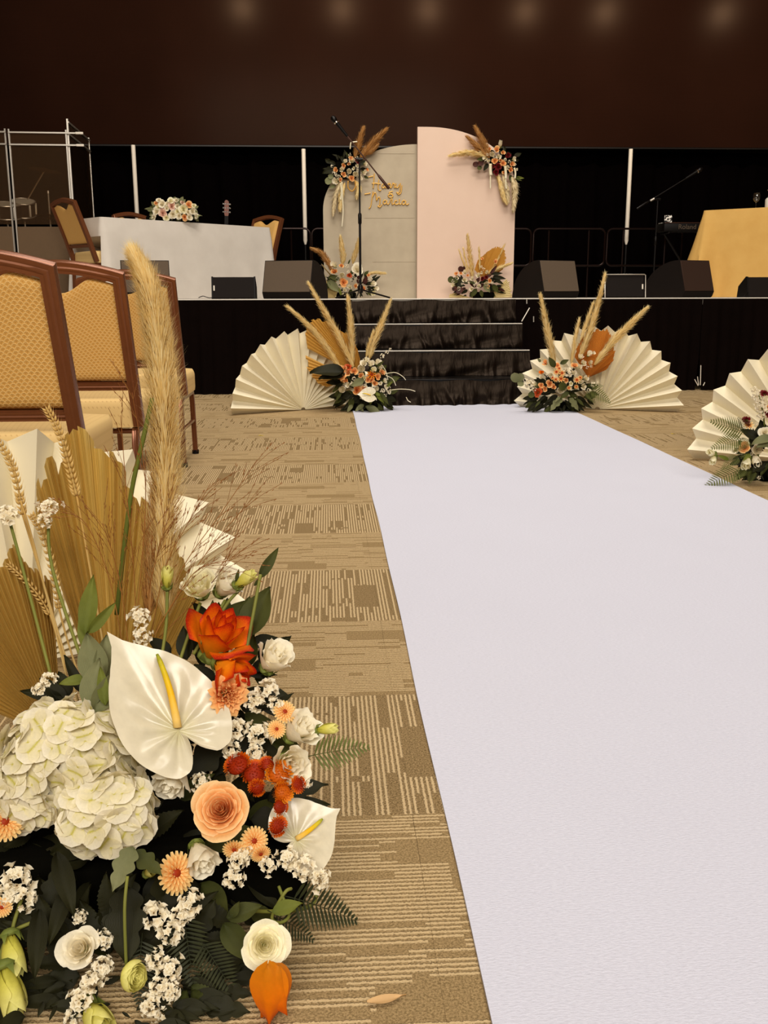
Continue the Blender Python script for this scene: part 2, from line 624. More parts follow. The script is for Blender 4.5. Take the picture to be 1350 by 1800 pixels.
    def mesh(s, name, mats, ang=40, uvfix=None):
        me = bpy.data.meshes.new(name)
        me.from_pydata(s.v, [], s.f)
        uvl = me.uv_layers.new(name='UVMap')
        idx = np.empty(len(me.loops), dtype=np.int32)
        me.loops.foreach_get('vertex_index', idx)
        uvl.data.foreach_set('uv', np.array(s.uvs, dtype=np.float32)[idx].ravel())
        for m in (mats if isinstance(mats, (list, tuple)) else [mats]):
            me.materials.append(MATS[m] if isinstance(m, str) else m)
        if max(s.mi, default=0) > 0:
            me.polygons.foreach_set('material_index', s.mi)
        me.polygons.foreach_set('use_smooth', [True] * len(me.polygons))
        if ang < 180:
            me.set_sharp_from_angle(angle=R_(ang))
        me.update()
        return me

    def recalc(s):
        bm = bmesh.new()
        vs = [bm.verts.new(p) for p in s.v]
        for f in s.f:
            try:
                bm.faces.new([vs[i] for i in f])
            except ValueError:
                pass
        bmesh.ops.recalc_face_normals(bm, faces=bm.faces)
        bm.verts.index_update()
        s.f = [tuple(v.index for v in f.verts) for f in bm.faces]
        s.mi = [0] * len(s.f)
        bm.free()
        return s


def link(name, me, parent=None, M=None, label=None, kind=None):
    o = bpy.data.objects.new(name, me)
    COL.objects.link(o)
    if parent is not None:
        o.parent = parent
    if M is not None:
        o.matrix_basis = M
    if label:
        o['label'] = label
    if kind:
        o['kind'] = kind
    return o


def thing(name, label, cat, loc=(0, 0, 0), rz=0, group=None, me=None):
    o = bpy.data.objects.new(name, me)
    COL.objects.link(o)
    o.location = loc
    o.rotation_euler = (0, 0, rz)
    o['label'] = label
    o['category'] = cat
    if group:
        o['group'] = group
    return o


def struct(name, mb, mat, parent=None):
    o = link(name, mb.mesh(name, mat), parent)
    if parent is None:
        o['kind'] = 'structure'
    return o


def copy_tree(o, parent=None):
    c = o.copy()
    COL.objects.link(c)
    if parent is not None:
        c.parent = parent
    for ch in list(o.children):
        copy_tree(ch, c)
    return c


def T3(p):
    return Matrix.Translation(Vector(p))


def basis(x, y, z, p=(0, 0, 0)):
    return T3(p) @ Matrix((x, y, z)).transposed().to_4x4()


def zframe(d, roll=0, p=(0, 0, 0), s=1):
    q = Vector(d).to_track_quat('Z', 'Y').to_matrix()
    return T3(p) @ (q @ Matrix.Rotation(roll, 3, 'Z')).to_4x4() @ Matrix.Diagonal((s, s, s, 1))


def catmull(pts, n=8):
    pts = [Vector(p) for p in pts]
    out = []
    for i in range(len(pts) - 1):
        p0, p1, p2, p3 = pts[max(i - 1, 0)], pts[i], pts[i + 1], pts[min(i + 2, len(pts) - 1)]
        for k in range(n):
            t = k / n
            out.append(.5 * ((2 * p1) + (p2 - p0) * t + (2 * p0 - 5 * p1 + 4 * p2 - p3) * t * t + (3 * p1 - p0 - 3 * p2 + p3) * t ** 3))
    out.append(pts[-1])
    return out

# ================================================================== the room
ST = .835                       # height of the stage floor
SY = 8.83                       # front of the stage
floor = struct('floor', MB().box((1, 4, -.02), (22, 26, .02)), 'carpet')
# carpet tiles, each its own piece, laid quarter-turned row by row
_tm = MB().box((0, 0, -.005), (.4998, .4998, .01), bev=.0004).mesh('carpet_tile', 'carpet')
for j in range(-2, 15):
    y0 = 1.475 + .5 * j
    yc = y0 + .25
    xl = (-40 - 576) / 1700 * (y0 + .7) - .25
    xr = (1400 - 576) / 1700 * (y0 + .7) + .35
    i0 = math.floor((xl - .13) / .5)
    for i in range(i0, math.ceil((xr - .13) / .5)):
        xc = .13 + .5 * i + .25
        # tiles wholly under the white aisle runner are not seen
        if .35 < xc - .25 and xc + .25 < 1.7:
            continue
        link('carpet_tile', _tm, floor, T3((xc, yc, 0)))
struct('wall_back', MB().box((.5, 14.0, 4.2), (20, .1, 8.6)), 'dark_wall')
struct('wall_left', MB().box((-9, 4, 4.2), (.1, 20, 8.6)), 'wall_paint')
struct('wall_right', MB().box((10, 4, 4.2), (.1, 20, 8.6)), 'wall_paint')
struct('ceiling', MB().box((.5, 4, 8.55), (19.2, 20, .1)), 'ceiling_paint')

# aisle runner: heavy white felt
xl, xr = G(622, 727).x, G(985, 712).x
_xl, _xr = .5 * (G(622, 727).x + G(862, 1800).x), .5 * (G(985, 712).x + G(1350, 882).x)


def runner(u, v):
    y = .45 + 7.28 * v
    x = _xl + (_xr - _xl) * u
    e = min(u, 1 - u)
    wav = .0015 * math.sin(y * 2.3 + 1) * (1 - min(1, e * 8)) + .0015 * math.sin(y * 5.7) * (1 - min(1, e * 8))
    far = max(0, v - .9) * 10
    z = .005 + .0012 * math.sin(x * 9 + y * 3) ** 2 + far * (.006 * max(0, math.sin(x * 6 + y * 14 + 2 * math.sin(x * 3))) ** 4)
    return (x + wav, y, z)


mb = MB().grid(runner, 40, 140)
nv = len(mb.v)
mb.add([(x, y, .0015) for x, y, z in mb.v], [tuple(reversed(q)) for q in mb.f])
for a, b in [(i, i + 1) for i in range(40)]:
    mb.f.append((a + nv, b + nv, b, a))
    mb.mi.append(0)
for j in range(140):
    a, b = j * 41, (j + 1) * 41
    mb.f.append((a, b, b + nv, a + nv)); mb.mi.append(0)
    mb.f.append((b + 40, a + 40, a + 40 + nv, b + 40 + nv)); mb.mi.append(0)
thing('aisle_runner', 'long white felt aisle runner laid on the carpet up to the stage steps', 'aisle runner', me=mb.mesh('aisle_runner', 'felt'))

# ================================================================== stage
stage = thing('stage', 'low stage platform with a black cloth skirt along its front', 'stage', (0, SY, 0))
link('deck', MB().box((.5, 2.35, ST - .03), (13.4, 4.7, .06)).mesh('deck', 'deck'), stage)
link('lit_edge_strip', MB().box((.5, -.006, ST - .004), (13.4, .012, .010), bev=.002).mesh('lit_edge_strip', 'lit_white'), stage, label='strip painted bright as the lit deck edge')  # white colour carries the light lying on the deck surface


def skirt(x0, x1, seed):
    rnd = random.Random(seed)
    ph = [rnd.uniform(0, 6) for _ in range(4)]

    def f(u, v):
        x = x0 + (x1 - x0) * u
        z = (ST - .012) * (1 - v)
        a = .006 + .012 * v
        y = -.028 - a * (math.sin(x * 62 + ph[0]) * .7 + math.sin(x * 37 + ph[1]) * .6 + math.sin(x * 9 + ph[2]) * .8) - .012 * v
        e = min(u, 1 - u) * (x1 - x0)
        if v > .6:
            x += (.025 if u < .5 else -.025) * max(0, 1 - e / .12) * (v - .6) * 2.5
            if v > .94:
                y -= .012 * rnd.random()
        return (x, y, max(z, .003))
    n = max(8, int((x1 - x0) * 46))
    return MB().grid(f, n, 14)


sx = G(1226, 686).x
for k, (a, b) in enumerate(((-6.2, -1.9), (-1.9, .22), (G(946, 712).x - .03, sx), (sx + .002, 7.2))):
    link('skirt', skirt(a, b, k).mesh('skirt', 'black_skirt', 180), stage)
# white ties that poke out under the gap in the skirt
for (xa, ya, xb, yb) in ((1221, 667, 1227, 678), (1226, 662, 1228, 677), (1232, 642, 1231, 677), (1239, 672, 1236, 678)):
    pa, pb = P(xa, ya, SY - .09), P(xb, yb, SY - .09)
    link('skirt_tie', MB().tube([pa - Vector((0, SY, 0)), pb - Vector((0, SY, 0))], .004, 6).mesh('skirt_tie', 'white_paint'), stage, label='thin white tie end')

# steps under black satin
sx0, sx1 = G(618, 716).x, G(946, 712).x
steps = thing('stage_steps', 'flight of steps up to the stage draped in wrinkled black satin', 'steps', (0, 0, 0))
SF = G(800, 712).y
run = (SY - .07 - SF) / 3
rise = ST / 4


def satin_riser(yf, z0, z1, seed):
    rnd = random.Random(seed)
    fold = [(rnd.uniform(0, 1), rnd.uniform(.015, .05), rnd.uniform(.006, .03), rnd.uniform(-.5, .5)) for _ in range(34)]

    def f(u, v):
        x = sx0 + (sx1 - sx0) * u
        z = z1 + (z0 - z1) * v
        y = yf - .012 - .02 * v
        for c, wd, am, sl in fold:
            d = (u - c - sl * .12 * v) / wd
            if abs(d) < 2.5:
                y -= am * math.exp(-d * d * 2) * (v ** 1.6)
        y -= .012 * math.sin(v * 9 + u * 14) * v * v
        z -= .014 * (1 - v) * (1 + math.sin(u * 23 + seed)) * .5
        return (x, y, z)
    return MB().grid(f, 150, 14)


for k in range(4):
    yf = SF + run * k if k < 3 else SY - .08
    link('riser_cloth', satin_riser(yf, rise * k + .002, rise * (k + 1) - .006, 10 + k).mesh('riser_cloth', 'black_satin', 180), steps)
    if k < 3:
        yn = SF + run * (k + 1) if k < 2 else SY - .08
        link('tread', MB().box(((sx0 + sx1) / 2, (yf + yn) / 2, rise * (k + 1) - .012), (sx1 - sx0, yn - yf + .01, .02), bev=.003).mesh('tread', 'black_metal'), steps)
        link('nosing', MB().box(((sx0 + sx1) / 2, yf - .004, rise * (k + 1) - .004), ((sx1 - sx0), .012, .008), bev=.002).mesh('nosing', 'lit_white' if k else 'black_metal'), steps, label='edge of a tread painted bright as if lit' if k else None)  # upper tread edges whitened to carry the light on them
for (xa, ya, xb, yb) in ((917, 565, 931, 541), (938, 566, 938, 556), (926, 526, 926, 534)):
    link('gap_light_sliver', MB().tube([P(xa, ya, SY - .12), P(xb, yb, SY - .12)], .006, 6).mesh('gap_light_sliver', 'aluminium'), steps, label='thin pale rod standing for light seen through the gap')  # rods added where light shows through the gap beside the steps

# ================================================================== stage background
BY = 13.0
zb = P(700, 256, BY).z
scr = thing('led_screen', 'huge dark LED video wall hung across the back of the stage', 'screen', (0.5, BY, zb))
link('screen_face', MB().box((0, .06, 1.75), (12.4, .1, 3.5)).mesh('screen_face', 'led_surface'), scr)
link('bottom_frame', MB().box((0, .09, -.012), (12.4, .16, .024), bev=.004).mesh('bottom_frame', 'black_metal'), scr)


def drape(x0, x1, z0, z1, y, amp, freq, seed):
    rnd = random.Random(seed)
    a, b = rnd.uniform(0, 6), rnd.uniform(0, 6)

    def f(u, v):
        x = x0 + (x1 - x0) * u
        return (x, y + amp * (math.sin(x * freq + a) + .5 * math.sin(x * freq * 1.9 + b)) * (.6 + .4 * v), z1 + (z0 - z1) * v)
    return MB().grid(f, int((x1 - x0) * 22), 4)


cur = thing('stage_curtain', 'black pleated curtain hanging below the LED wall at the back of the stage', 'curtain', (0, 0, 0),
            me=drape(-6, 7, ST + .003, zb - .03, BY + .3, .05, 17, 3).mesh('stage_curtain', 'black_curtain', 180))

# white tubes on dark posts in front of the curtain
for i, (xa, ya, yb, lab) in enumerate(((234, 255, 384, 'upright white tube post rising behind the white draped table'),
                                       (533.5, 262, 430, 'upright white tube post between the white table and the grey arched panel'),
                                       (1109, 262, 430, 'upright white tube post behind the speakers, between pink panel and gold table'))):
    q = P(xa, ya, 12.6)
    zt, zl = q.z, P(xa - 5, yb, 12.6).z
    if i == 0:
        zl = P(240, 432, 12.6).z
    po = thing('tube_post', lab, 'post', (q.x, 12.6, ST), group='white tube posts at the back of the stage')
    link('white_tube', MB().tube([(0, 0, zl - ST), (0, 0, zl - ST + .05), (0, 0, zt - ST)], [.012, .026, .026], 10).mesh('white_tube', 'white_paint'), po, label='white upper tube')
    link('lower_post', MB().tube([(0, 0, .02), (0, 0, zl - ST)], .017, 10).mesh('lower_post', 'black_metal'), po)
    link('base_plate', MB().lathe([(0, 0), (.17, 0), (.17, .012), (.03, .02), (0, .02)], 20).mesh('base_plate', 'black_metal'), po)

# crowd-barrier rails with rounded corners along the back
for (xa, xb, lab) in ((392, 545, 'dark tubular guard rail behind the white draped table'),
                      (548, 700, 'dark tubular guard rail mostly hidden by the grey arched panel'),
                      (765, 934, 'dark tubular guard rail mostly hidden by the pink arched panel'),
                      (938, 1064, 'dark tubular guard rail in full view right of the pink panel'),
                      (1068, 1200, 'dark tubular guard rail behind the right-hand white tube post')):
    y = 12.2
    a, b = P(xa, 403, y), P(xb, 403, y)
    z1, z0 = P(990, 402, y).z, P(990, 467, y).z
    r = .07
    go = thing('guard_rail', lab, 'barrier', (a.x, y, ST))
    L_ = b.x - a.x
    h1, h0 = z1 - ST, z0 - ST
    pts = []
    for cx_, cz_, a0 in ((r, h0 + r, 180), (L_ - r, h0 + r, 270), (L_ - r, h1 - r, 0), (r, h1 - r, 90)):
        for k in range(6):
            t = R_(a0 + 18 * k)
            pts.append((cx_ + r * math.cos(t), 0, cz_ + r * math.sin(t)))
    link('frame_tube', MB().tube(pts, .013, 8, closed=True).mesh('frame_tube', 'dark_metal'), go)
    for k in (.22, .78):
        link('post', MB().tube([(L_ * k, .02, 0), (L_ * k, .02, h1 - .01)], .012, 8).mesh('post', 'dark_metal'), go)

# ================================================================== arched backdrop panels
def arch(name, label, xl_, xr_, cxp, topy, sidey, flip, Y, mat, thick=.045):
    """upright board: one top corner cut to a quarter ellipse"""
    a, b = P(xl_, 500, Y).x, P(xr_, 500, Y).x
    zt, zs, cx_ = P(cxp, topy, Y).z - ST, P(xr_ if not flip else xl_, sidey, Y).z - ST, P(cxp, 400, Y).x
    poly = []
    if flip:      # curve on the left
        poly = [(b, 0), (b, zt)]
        for k in range(25):
            t = R_(90 + 90 * k / 24)
            poly.append((cx_ + (cx_ - a) * math.cos(t), zs + (zt - zs) * math.sin(t)))
        poly.append((a, 0))
    else:
        poly = [(a, 0), (a, zt)]
        for k in range(25):
            t = R_(90 - 90 * k / 24)
            poly.append((cx_ + (b - cx_) * math.cos(t), zs + (zt - zs) * math.sin(t)))
        poly.append((b, 0))
    mid = (a + b) / 2
    poly = [(x - mid, z) for x, z in poly]
    o = thing(name, label, 'backdrop', (mid, Y, ST))
    link('face_board', MB().prism(poly, 0, thick).recalc().mesh('face_board', mat, 30), o)
    link('rear_brace', MB().box((0, thick + .012, .5), (.05, .02, .98)).box((0, thick + .14, .02), (.05, .27, .04)).mesh('rear_brace', 'wood_red'), o)
    return o


PYG, PYP = 9.90, 9.80
grey = arch('backdrop_panel', 'grey velvet backdrop panel with a rounded left shoulder and gold lettering', 570, 752, 734, 253.5, 370, True, PYG, 'grey_velvet')
pink = arch('backdrop_panel', 'tall pale pink backdrop panel with a rounded right shoulder, right of the grey one', 733, 902, 752, 223, 332, False, PYP, 'pink_panel', .05)
for yy, x0_, x1_ in ((270, 664, 728), (383, 640, 728), (460, 655, 730)):
    a, b = P(x0_, yy, PYG - .001), P(x1_, yy, PYG - .001)
    link('seam', MB().tube([a - grey.location, b - grey.location], .0022, 5).mesh('seam', 'grey_velvet'), grey)

# hand lettering on the grey panel: strokes drawn in the photograph's crop (zoom 12.27 px per photo px)
LET = [
    # H
    [(215, 262), (262, 250), (318, 240)], [(345, 185), (338, 290), (330, 400), (318, 505)],
    [(292, 400), (345, 395), (420, 400), (478, 408)], [(440, 318), (428, 420), (425, 510), (452, 552), (492, 540)],
    # a
    [(578, 420), (545, 408), (515, 430), (508, 470), (525, 498), (560, 480), (580, 420), (578, 470), (590, 495), (622, 470)],
    # r r
    [(622, 470), (648, 405), (664, 398), (668, 420), (690, 405), (686, 455), (690, 495), (722, 470)],
    [(722, 470), (740, 400), (752, 392), (758, 412), (778, 402), (772, 455), (778, 492), (805, 470)],
    # y
    [(812, 398), (806, 450), (822, 490), (860, 478), (882, 420)], [(905, 392), (902, 470), (890, 560), (862, 600), (820, 585)], [(820, 585), (865, 635), (915, 600), (930, 520), (940, 440)],
    # &
    [(740, 570), (700, 580), (660, 600), (690, 625), (720, 640), (745, 660), (730, 690), (690, 700), (652, 685), (645, 650), (680, 630), (735, 622)],
    # M
    [(130, 630), (200, 620), (262, 606)], [(318, 570), (300, 680), (285, 780), (262, 900), (225, 940)],
    [(300, 700), (340, 615), (368, 600), (380, 640), (392, 770)], [(392, 770), (430, 700), (460, 705), (466, 780), (452, 870), (420, 890), (468, 908), (510, 850)],
    # a
    [(600, 765), (560, 762), (535, 800), (550, 842), (590, 830), (612, 770), (612, 830), (640, 850), (672, 820)],
    # r
    [(672, 820), (700, 742), (728, 740), (722, 800), (730, 850), (772, 830)],
    # c
    [(838, 780), (800, 770), (780, 810), (800, 850), (850, 846), (880, 820)],
    # i
    [(886, 730), (880, 800), (890, 848), (925, 840)],
    # a
    [(1010, 772), (965, 768), (940, 806), (955, 850), (1000, 838), (1022, 775), (1020, 835), (1050, 858), (1092, 830)],
]
lt = thing('gold_lettering', 'gold handwritten-style lettering of two names mounted on the grey panel', 'lettering', P(683, 335, PYG))
for st in LET:
    pts = []
    for zx, zy in st:
        q = P(630 + zx / 12.27, 290 + zy / 12.27, PYG - .008)
        pts.append(q - lt.location)
    link('letter_stroke', MB().tube(catmull(pts, 5), .0056, 6).mesh('letter_stroke', 'gold_letter', 180), lt)

# ================================================================== stage monitors
def wedge(cx_, Y, wid, h, dep, yaw, label, face, group='wedge monitors along the stage front'):
    o = thing('stage_monitor', label, 'speaker', (cx_, Y, ST), yaw, group)
    prof = [(0.02, .012), (0, .055), (.085 * h / .34, h)]
    # the curved rear shell
    for k in range(1, 13):
        t = R_(90 - 90 * k / 12 * 1.0)
        prof.append((.085 * h / .34 + (dep - .085 * h / .34) * math.cos(t), max(.02, h * math.sin(t))))
    prof.append((dep, .0))
    prof.append((.04, .0))
    mb = MB().prism(prof, -wid / 2, wid / 2, 'X').recalc()
    link('cabinet', mb.mesh('cabinet', 'speaker_black', 25), o)
    # sloping face panel, proud by 4 mm
    a = math.atan2(.085 * h / .34, h - .055)
    link('face_panel', MB().box((0, .0425 * h / .34 - .004, (h + .055) / 2), (wid - .012, .01, (h - .055) / math.cos(a) - .012), rot=Matrix.Rotation(-a, 3, 'X'), bev=.003).mesh('face_panel', face), o)
    for s in (-1, 1):
        link('foot', MB().box((s * wid * .38, dep * .5, .004), (.04, dep * .7, .008)).mesh('foot', 'black_plastic'), o)
    return o


def wedge_px(xl_, xr_, top, Y, yaw, dep, label, face, wfac=1.0):
    h = P((xl_ + xr_) / 2, top, Y).z - ST
    a, b = P(xl_, 516, Y), P(xr_, 516, Y)
    wid = (b.x - a.x) / math.cos(yaw) * wfac
    wedge((a.x + b.x) / 2, Y, wid, h, dep, yaw, label, face)


wedge_px(216, 299, 457, 9.0, R_(11), .46, 'black wedge monitor with a plain grey face, half hidden behind the third banquet chair', 'speaker_face')
wedge_px(460, 546, 457, 9.0, R_(-20), .46, 'black wedge monitor with a grey sloping face, right of the white table', 'speaker_face')
wedge_px(952, 1022, 457, 9.06, R_(24), .50, 'black wedge monitor with a brownish lit face, beside the pink panel', 'speaker_face')
wedge_px(1197, 1261, 457, 9.06, R_(26), .54, 'black wedge monitor with a dark brown face, in front of the gold table', 'speaker_face_dark')


def small_monitor(xl_, xr_, top, Y, label, frame=False, yaw=0, tag_x=.9):
    a, b = P(xl_, 520, Y), P(xr_, 520, Y)
    wd = b.x - a.x
    h = P(xl_, top, Y).z - ST
    o = thing('small_monitor', label, 'speaker', ((a.x + b.x) / 2, Y, ST), yaw, 'small floor monitors on the stage edge')
    prof = [(0, .012), (.03, h - .012), (.05, h), (.20, h * .55), (.22, .0), (.01, 0)]
    link('cabinet', MB().prism(prof, -wd / 2 + .012, wd / 2 - .012, 'X').recalc().mesh('cabinet', 'speaker_black', 25), o)
    if frame:
        link('guard_bar', MB().tube([(-wd / 2, -.012, .004), (-wd / 2, .02, h), (-wd / 2 + .008, .022, h + .008), (wd / 2 - .008, .022, h + .008), (wd / 2, .02, h), (wd / 2, -.012, .004)], .006, 8).mesh('guard_bar', 'aluminium'), o, label='thin pale tube guard')
    else:
        for s in (-1, 1):
            link('side_cheek', MB().prism([(-.006, 0), (.028, h + .004), (.056, h + .006), (.21, h * .56), (.23, 0)], s * (wd / 2 - .012), s * wd / 2, 'X').recalc().mesh('side_cheek', 'black_plastic', 25), o)
    tx = -wd / 2 + tag_x * wd
    link('badge', MB().box((tx, .008, h * .5), (.012, .006, .045), rot=Matrix.Rotation(-.13, 3, 'X')).mesh('badge', 'white_paint'), o, label='small white badge')
    return o


small_monitor(372, 449, 487, 8.93, 'small black floor monitor in front of the white tablecloth', tag_x=.06)
small_monitor(1063, 1134, 484, 8.95, 'small black floor monitor with a pale tube guard, between two wedges', True, tag_x=.93)
small_monitor(1313, 1400, 487, 8.95, 'black floor monitor cut by the picture edge, in front of the gold table', tag_x=2 / 3)
# cables lying on the stage edge
thing('cable', 'thin black cable looping out of the small monitor on the white-table side', 'cable',
      me=MB().tube(catmull([P(349, 523.5, 8.9), P(352, 522, 8.9), P(357, 520.5, 8.9), P(362, 522, 8.9), P(368, 523.5, 8.9), P(376, 523, 8.92)]), .0035, 6).mesh('cable', 'black_plastic'))
thing('cable', 'thin black cable running from the floor monitor at the gold table', 'cable',
      me=MB().tube(catmull([P(1307, 521, 8.9), P(1311, 518, 8.9), P(1315, 514, 8.95)]), .0035, 6).mesh('cable', 'black_plastic'))


# ================================================================== draped tables
def draped(name, label, corner, ex, ey, Lx, Ly, zt, mat, seed, amp, flare, dent=0):
    """cloth over a rectangular table down to the stage: top sheet, hem and soft folds, corners kicked out"""
    rnd = random.Random(seed)
    H_ = zt - ST
    # perimeter points: start at corner, go along ex
    per = []
    n1, n2, rc = int(Lx * 60), int(Ly * 60), .035
    P4 = [(rc, 0, Lx - rc, 0), (Lx, rc, Lx, Ly - rc), (Lx - rc, Ly, rc, Ly), (0, Ly - rc, 0, rc)]
    cs = [(Lx - rc, rc), (Lx - rc, Ly - rc), (rc, Ly - rc), (rc, rc)]
    for e, (xa, ya, xb, yb) in enumerate(P4):
        n = n1 if e % 2 == 0 else n2
        nx, ny = ((0, -1), (1, 0), (0, 1), (-1, 0))[e]
        for k in range(n):
            t = k / n
            ln = Lx if e % 2 == 0 else Ly
            dc = min(t, 1 - t) * ln
            per.append((xa + (xb - xa) * t, ya + (yb - ya) * t, nx, ny, dc))
        for k in range(8):
            t = R_(-90 + 90 * e + 90 * k / 8)
            per.append((cs[e][0] + rc * math.cos(t), cs[e][1] + rc * math.sin(t), math.cos(t), math.sin(t), 0))
    ph = [rnd.uniform(0, 6) for _ in range(6)]
    V, Fc = [], []
    m = len(per)
    NV = 22
    for j in range(NV + 1):
        v = j / NV
        for i, (x, y, nx, ny, dc) in enumerate(per):
            s = i / m * (2 * (Lx + Ly))
            fold = amp * v * (math.sin(s * 11 + ph[0]) + .7 * math.sin(s * 19 + ph[1]) + .8 * math.sin(s * 5.3 + ph[2]))
            kick = flare * v ** 1.3 * math.exp(-(dc / .11) ** 2)
            off = .012 * min(1, v * 6) + fold * .5 + kick + .02 * v
            z = zt - .004 - (H_ - .006) * v if j else zt
            # the chairs tucked in at both ends push the cloth inward below the seat
            if dent and abs(nx) > .9:
                k = min(1, max(0, (ST + .60 - z) / .10))
                off -= dent * k
            V.append(Vector((x + nx * off, y + ny * off, z)))
    for j in range(NV):
        for i in range(m):
            k = (i + 1) % m
            Fc.append((j * m + i, (j + 1) * m + i, (j + 1) * m + k, j * m + k))
    Fc.append(tuple(range(m)))
    ex, ey = Vector(ex), Vector(ey)
    T = Matrix((ex, ey, Vector((0, 0, 1)))).transposed().to_4x4()
    V = [T @ p for p in V]
    V = [p + Vector((0, 0, 0)) for p in V]
    mb = MB().add(V, Fc)
    o = thing(name, label, 'tablecloth', (corner.x, corner.y, 0))
    link('cloth_drop', mb.recalc().mesh('cloth_drop', mat, 60), o)
    return o, T


zt = 1.635
pa, pb = G(177, 381, zt), G(476, 400, zt)
ex = (pb - pa).normalized()
ey = Vector((-ex.y, ex.x, 0))
LTAB = (pa, ex, ey, (pb - pa).length)
tbl, _ = draped('tablecloth', 'white cloth draped to the floor over the long table on stage', pa, ex, ey, (pb - pa).length, .60, zt, 'white_cloth', 4, .010, .06, .40)
zr = 1.76
qa, qb = G(1236, 370, zr), G(1345, 364.5, zr)
ex2 = (qb - qa).normalized()
ey2 = Vector((-ex2.y, ex2.x, 0))
draped('tablecloth', 'mustard gold cloth draped to the floor over the tall table on stage', qa, ex2, ey2, 1.7, .7, zr, 'gold_cloth', 9, .045, .27)

# ================================================================== banquet chairs
FLUTE = []
for k in range(24):
    t = 2 * PI * k / 24
    c, s_ = math.cos(t), math.sin(t)
    q = .021 / max(abs(c), abs(s_)) ** .82
    gro = .9 if k % 3 == 1 else 1.0
    FLUTE.append((c * q * gro, s_ * q * gro))


def back_pt(x, z):
    """a point of the raked chair back: z is height, 0 at the lower rail"""
    t = (z - .42) / .5
    return Vector((x, -.20 - .165 * t - .02 * t * t, z))


def banquet_chair(name='banquet_chair'):
    o = thing(name, 'label', 'chair', (0, 0, 0))
    hw, zt_ = .212, .922
    # back frame: post, crowned top rail, post
    top = []
    for k in range(17):
        u = -1 + 2 * k / 16
        top.append((u * hw, zt_ + .036 * (1 - abs(u) ** 1.7)))
    pts = [back_pt(-hw - .004, .37), back_pt(-hw, .6)] + [back_pt(x, z) for x, z in top] + [back_pt(hw, .6), back_pt(hw + .004, .37)]
    link('back_frame', MB().sweep(FLUTE, pts, Vector((0, -1, -.3)).normalized()).mesh('back_frame', 'brown_metal', 25), o)
    lo = [back_pt(-hw, .525), back_pt(hw, .525)]
    link('lower_rail', MB().sweep([(a * .7, b * .8) for a, b in FLUTE], lo, Vector((0, -1, -.3)).normalized()).mesh('lower_rail', 'brown_metal', 25), o)
    # padded back: flat rear sheet and a pillowed front, dipped in the middle to leave the hand hole
    def zt_pad(u):
        z = zt_ - .026 + .036 * (1 - abs(u) ** 1.7)
        a = abs(u)
        if a < .62:
            z -= .066 * (math.cos(a / .62 * PI) * .5 + .5) ** .8
        return z
    mb = MB()
    for side in (0, 1):
        def f(u, v, side=side):
            x_ = (u * 2 - 1)
            zz = .545 + (zt_pad(x_) - .545) * v
            p = back_pt(x_ * (hw - .019), zz)
            e = min(u, 1 - u, v * 1.1, (1 - v) * 1.1)
            q = min(1, e / .09)
            bl = math.sqrt(max(0, 1 - (1 - q) ** 2))
            p.y += (.013 + .032 * bl) if side else -(.004 + .010 * bl)
            return p
        m2 = MB().grid(f, 28, 22)
        uv = [((u - .5) * .42, v * .40) for u, v in m2.uvs]
        mb.add(m2.v, m2.f if not side else [tuple(reversed(q)) for q in m2.f], uv)
    n = 29 * 23
    ring = [i for i in range(29)] + [29 * j + 28 for j in range(1, 23)] + [29 * 22 + i for i in range(27, -1, -1)] + [29 * j for j in range(21, 0, -1)]
    for a, b in zip(ring, ring[1:] + ring[:1]):
        mb.f.append((a, a + n, b + n, b))
        mb.mi.append(0)
    link('backrest', mb.mesh('backrest', 'scale_fabric', 60), o)
    # seat: deep boxed cushion, rounded at the front
    bm = bmesh.new()
    bmesh.ops.create_cube(bm, size=1)
    bmesh.ops.subdivide_edges(bm, edges=bm.edges[:], cuts=9, use_grid_fill=True)
    for v in bm.verts:
        x, y, z = v.co
        fx, fy = abs(x) * 2, abs(y) * 2
        crown = .018 * (1 - fx ** 3) * (1 - fy ** 3) if z > 0 else 0
        px_, py_ = x * .45, y * .45
        zz = .415 + z * .11 + crown
        rr = .03
        # round the upper edge and the corners
        if z > .2:
            k = (z - .2) / .3
            px_ *= 1 - .045 * k * k
            py_ *= 1 - .045 * k * k
        c = max(0, fx + fy - 1.72) / .28
        px_ *= 1 - .05 * c
        py_ *= 1 - .05 * c
        if z < 0 and y > .3:
            zz += .03 * (y - .3) / .2
        v.co = (px_, py_ + .03, zz)
    sb = MB()
    bm.verts.index_update()
    sb.add([v.co.copy() for v in bm.verts], [[v.index for v in f.verts] for f in bm.faces])
    bm.free()
    link('seat', sb.mesh('seat', 'seat_fabric', 70), o)
    # side leg frames: rear leg, top bend, front leg, one tube each
    for s in (-1, 1):
        x = s * .205
        path = [(x, -.215, .015), (x * .985, -.205, .30), (x * .98, -.19, .338), (x * .98, -.165, .352)]
        path += [(x * .98, .165, .352), (x * .98, .195, .340), (x * .985, .208, .305), (x, .225, .015)]
        link('leg_frame', MB().sweep([(a * .72, b * .62) for a, b in FLUTE], path, Vector((s, 0, 0))).mesh('leg_frame', 'brown_metal', 25), o)
        link('side_stretcher', MB().tube([(x, -.213, .19), (x, .215, .19)], .009, 8).mesh('side_stretcher', 'brown_metal'), o)
        for yy in (-.2155, .2255):
            link('foot_cap', MB().tube([(x, yy, 0), (x, yy, .022)], .0185, 10).mesh('foot_cap', 'black_plastic'), o)
    for yy in (-.15, .15):
        link('cross_bar', MB().tube([(-.2, yy, .34), (.2, yy, .34)], .01, 8).mesh('cross_bar', 'brown_metal'), o)
    return o


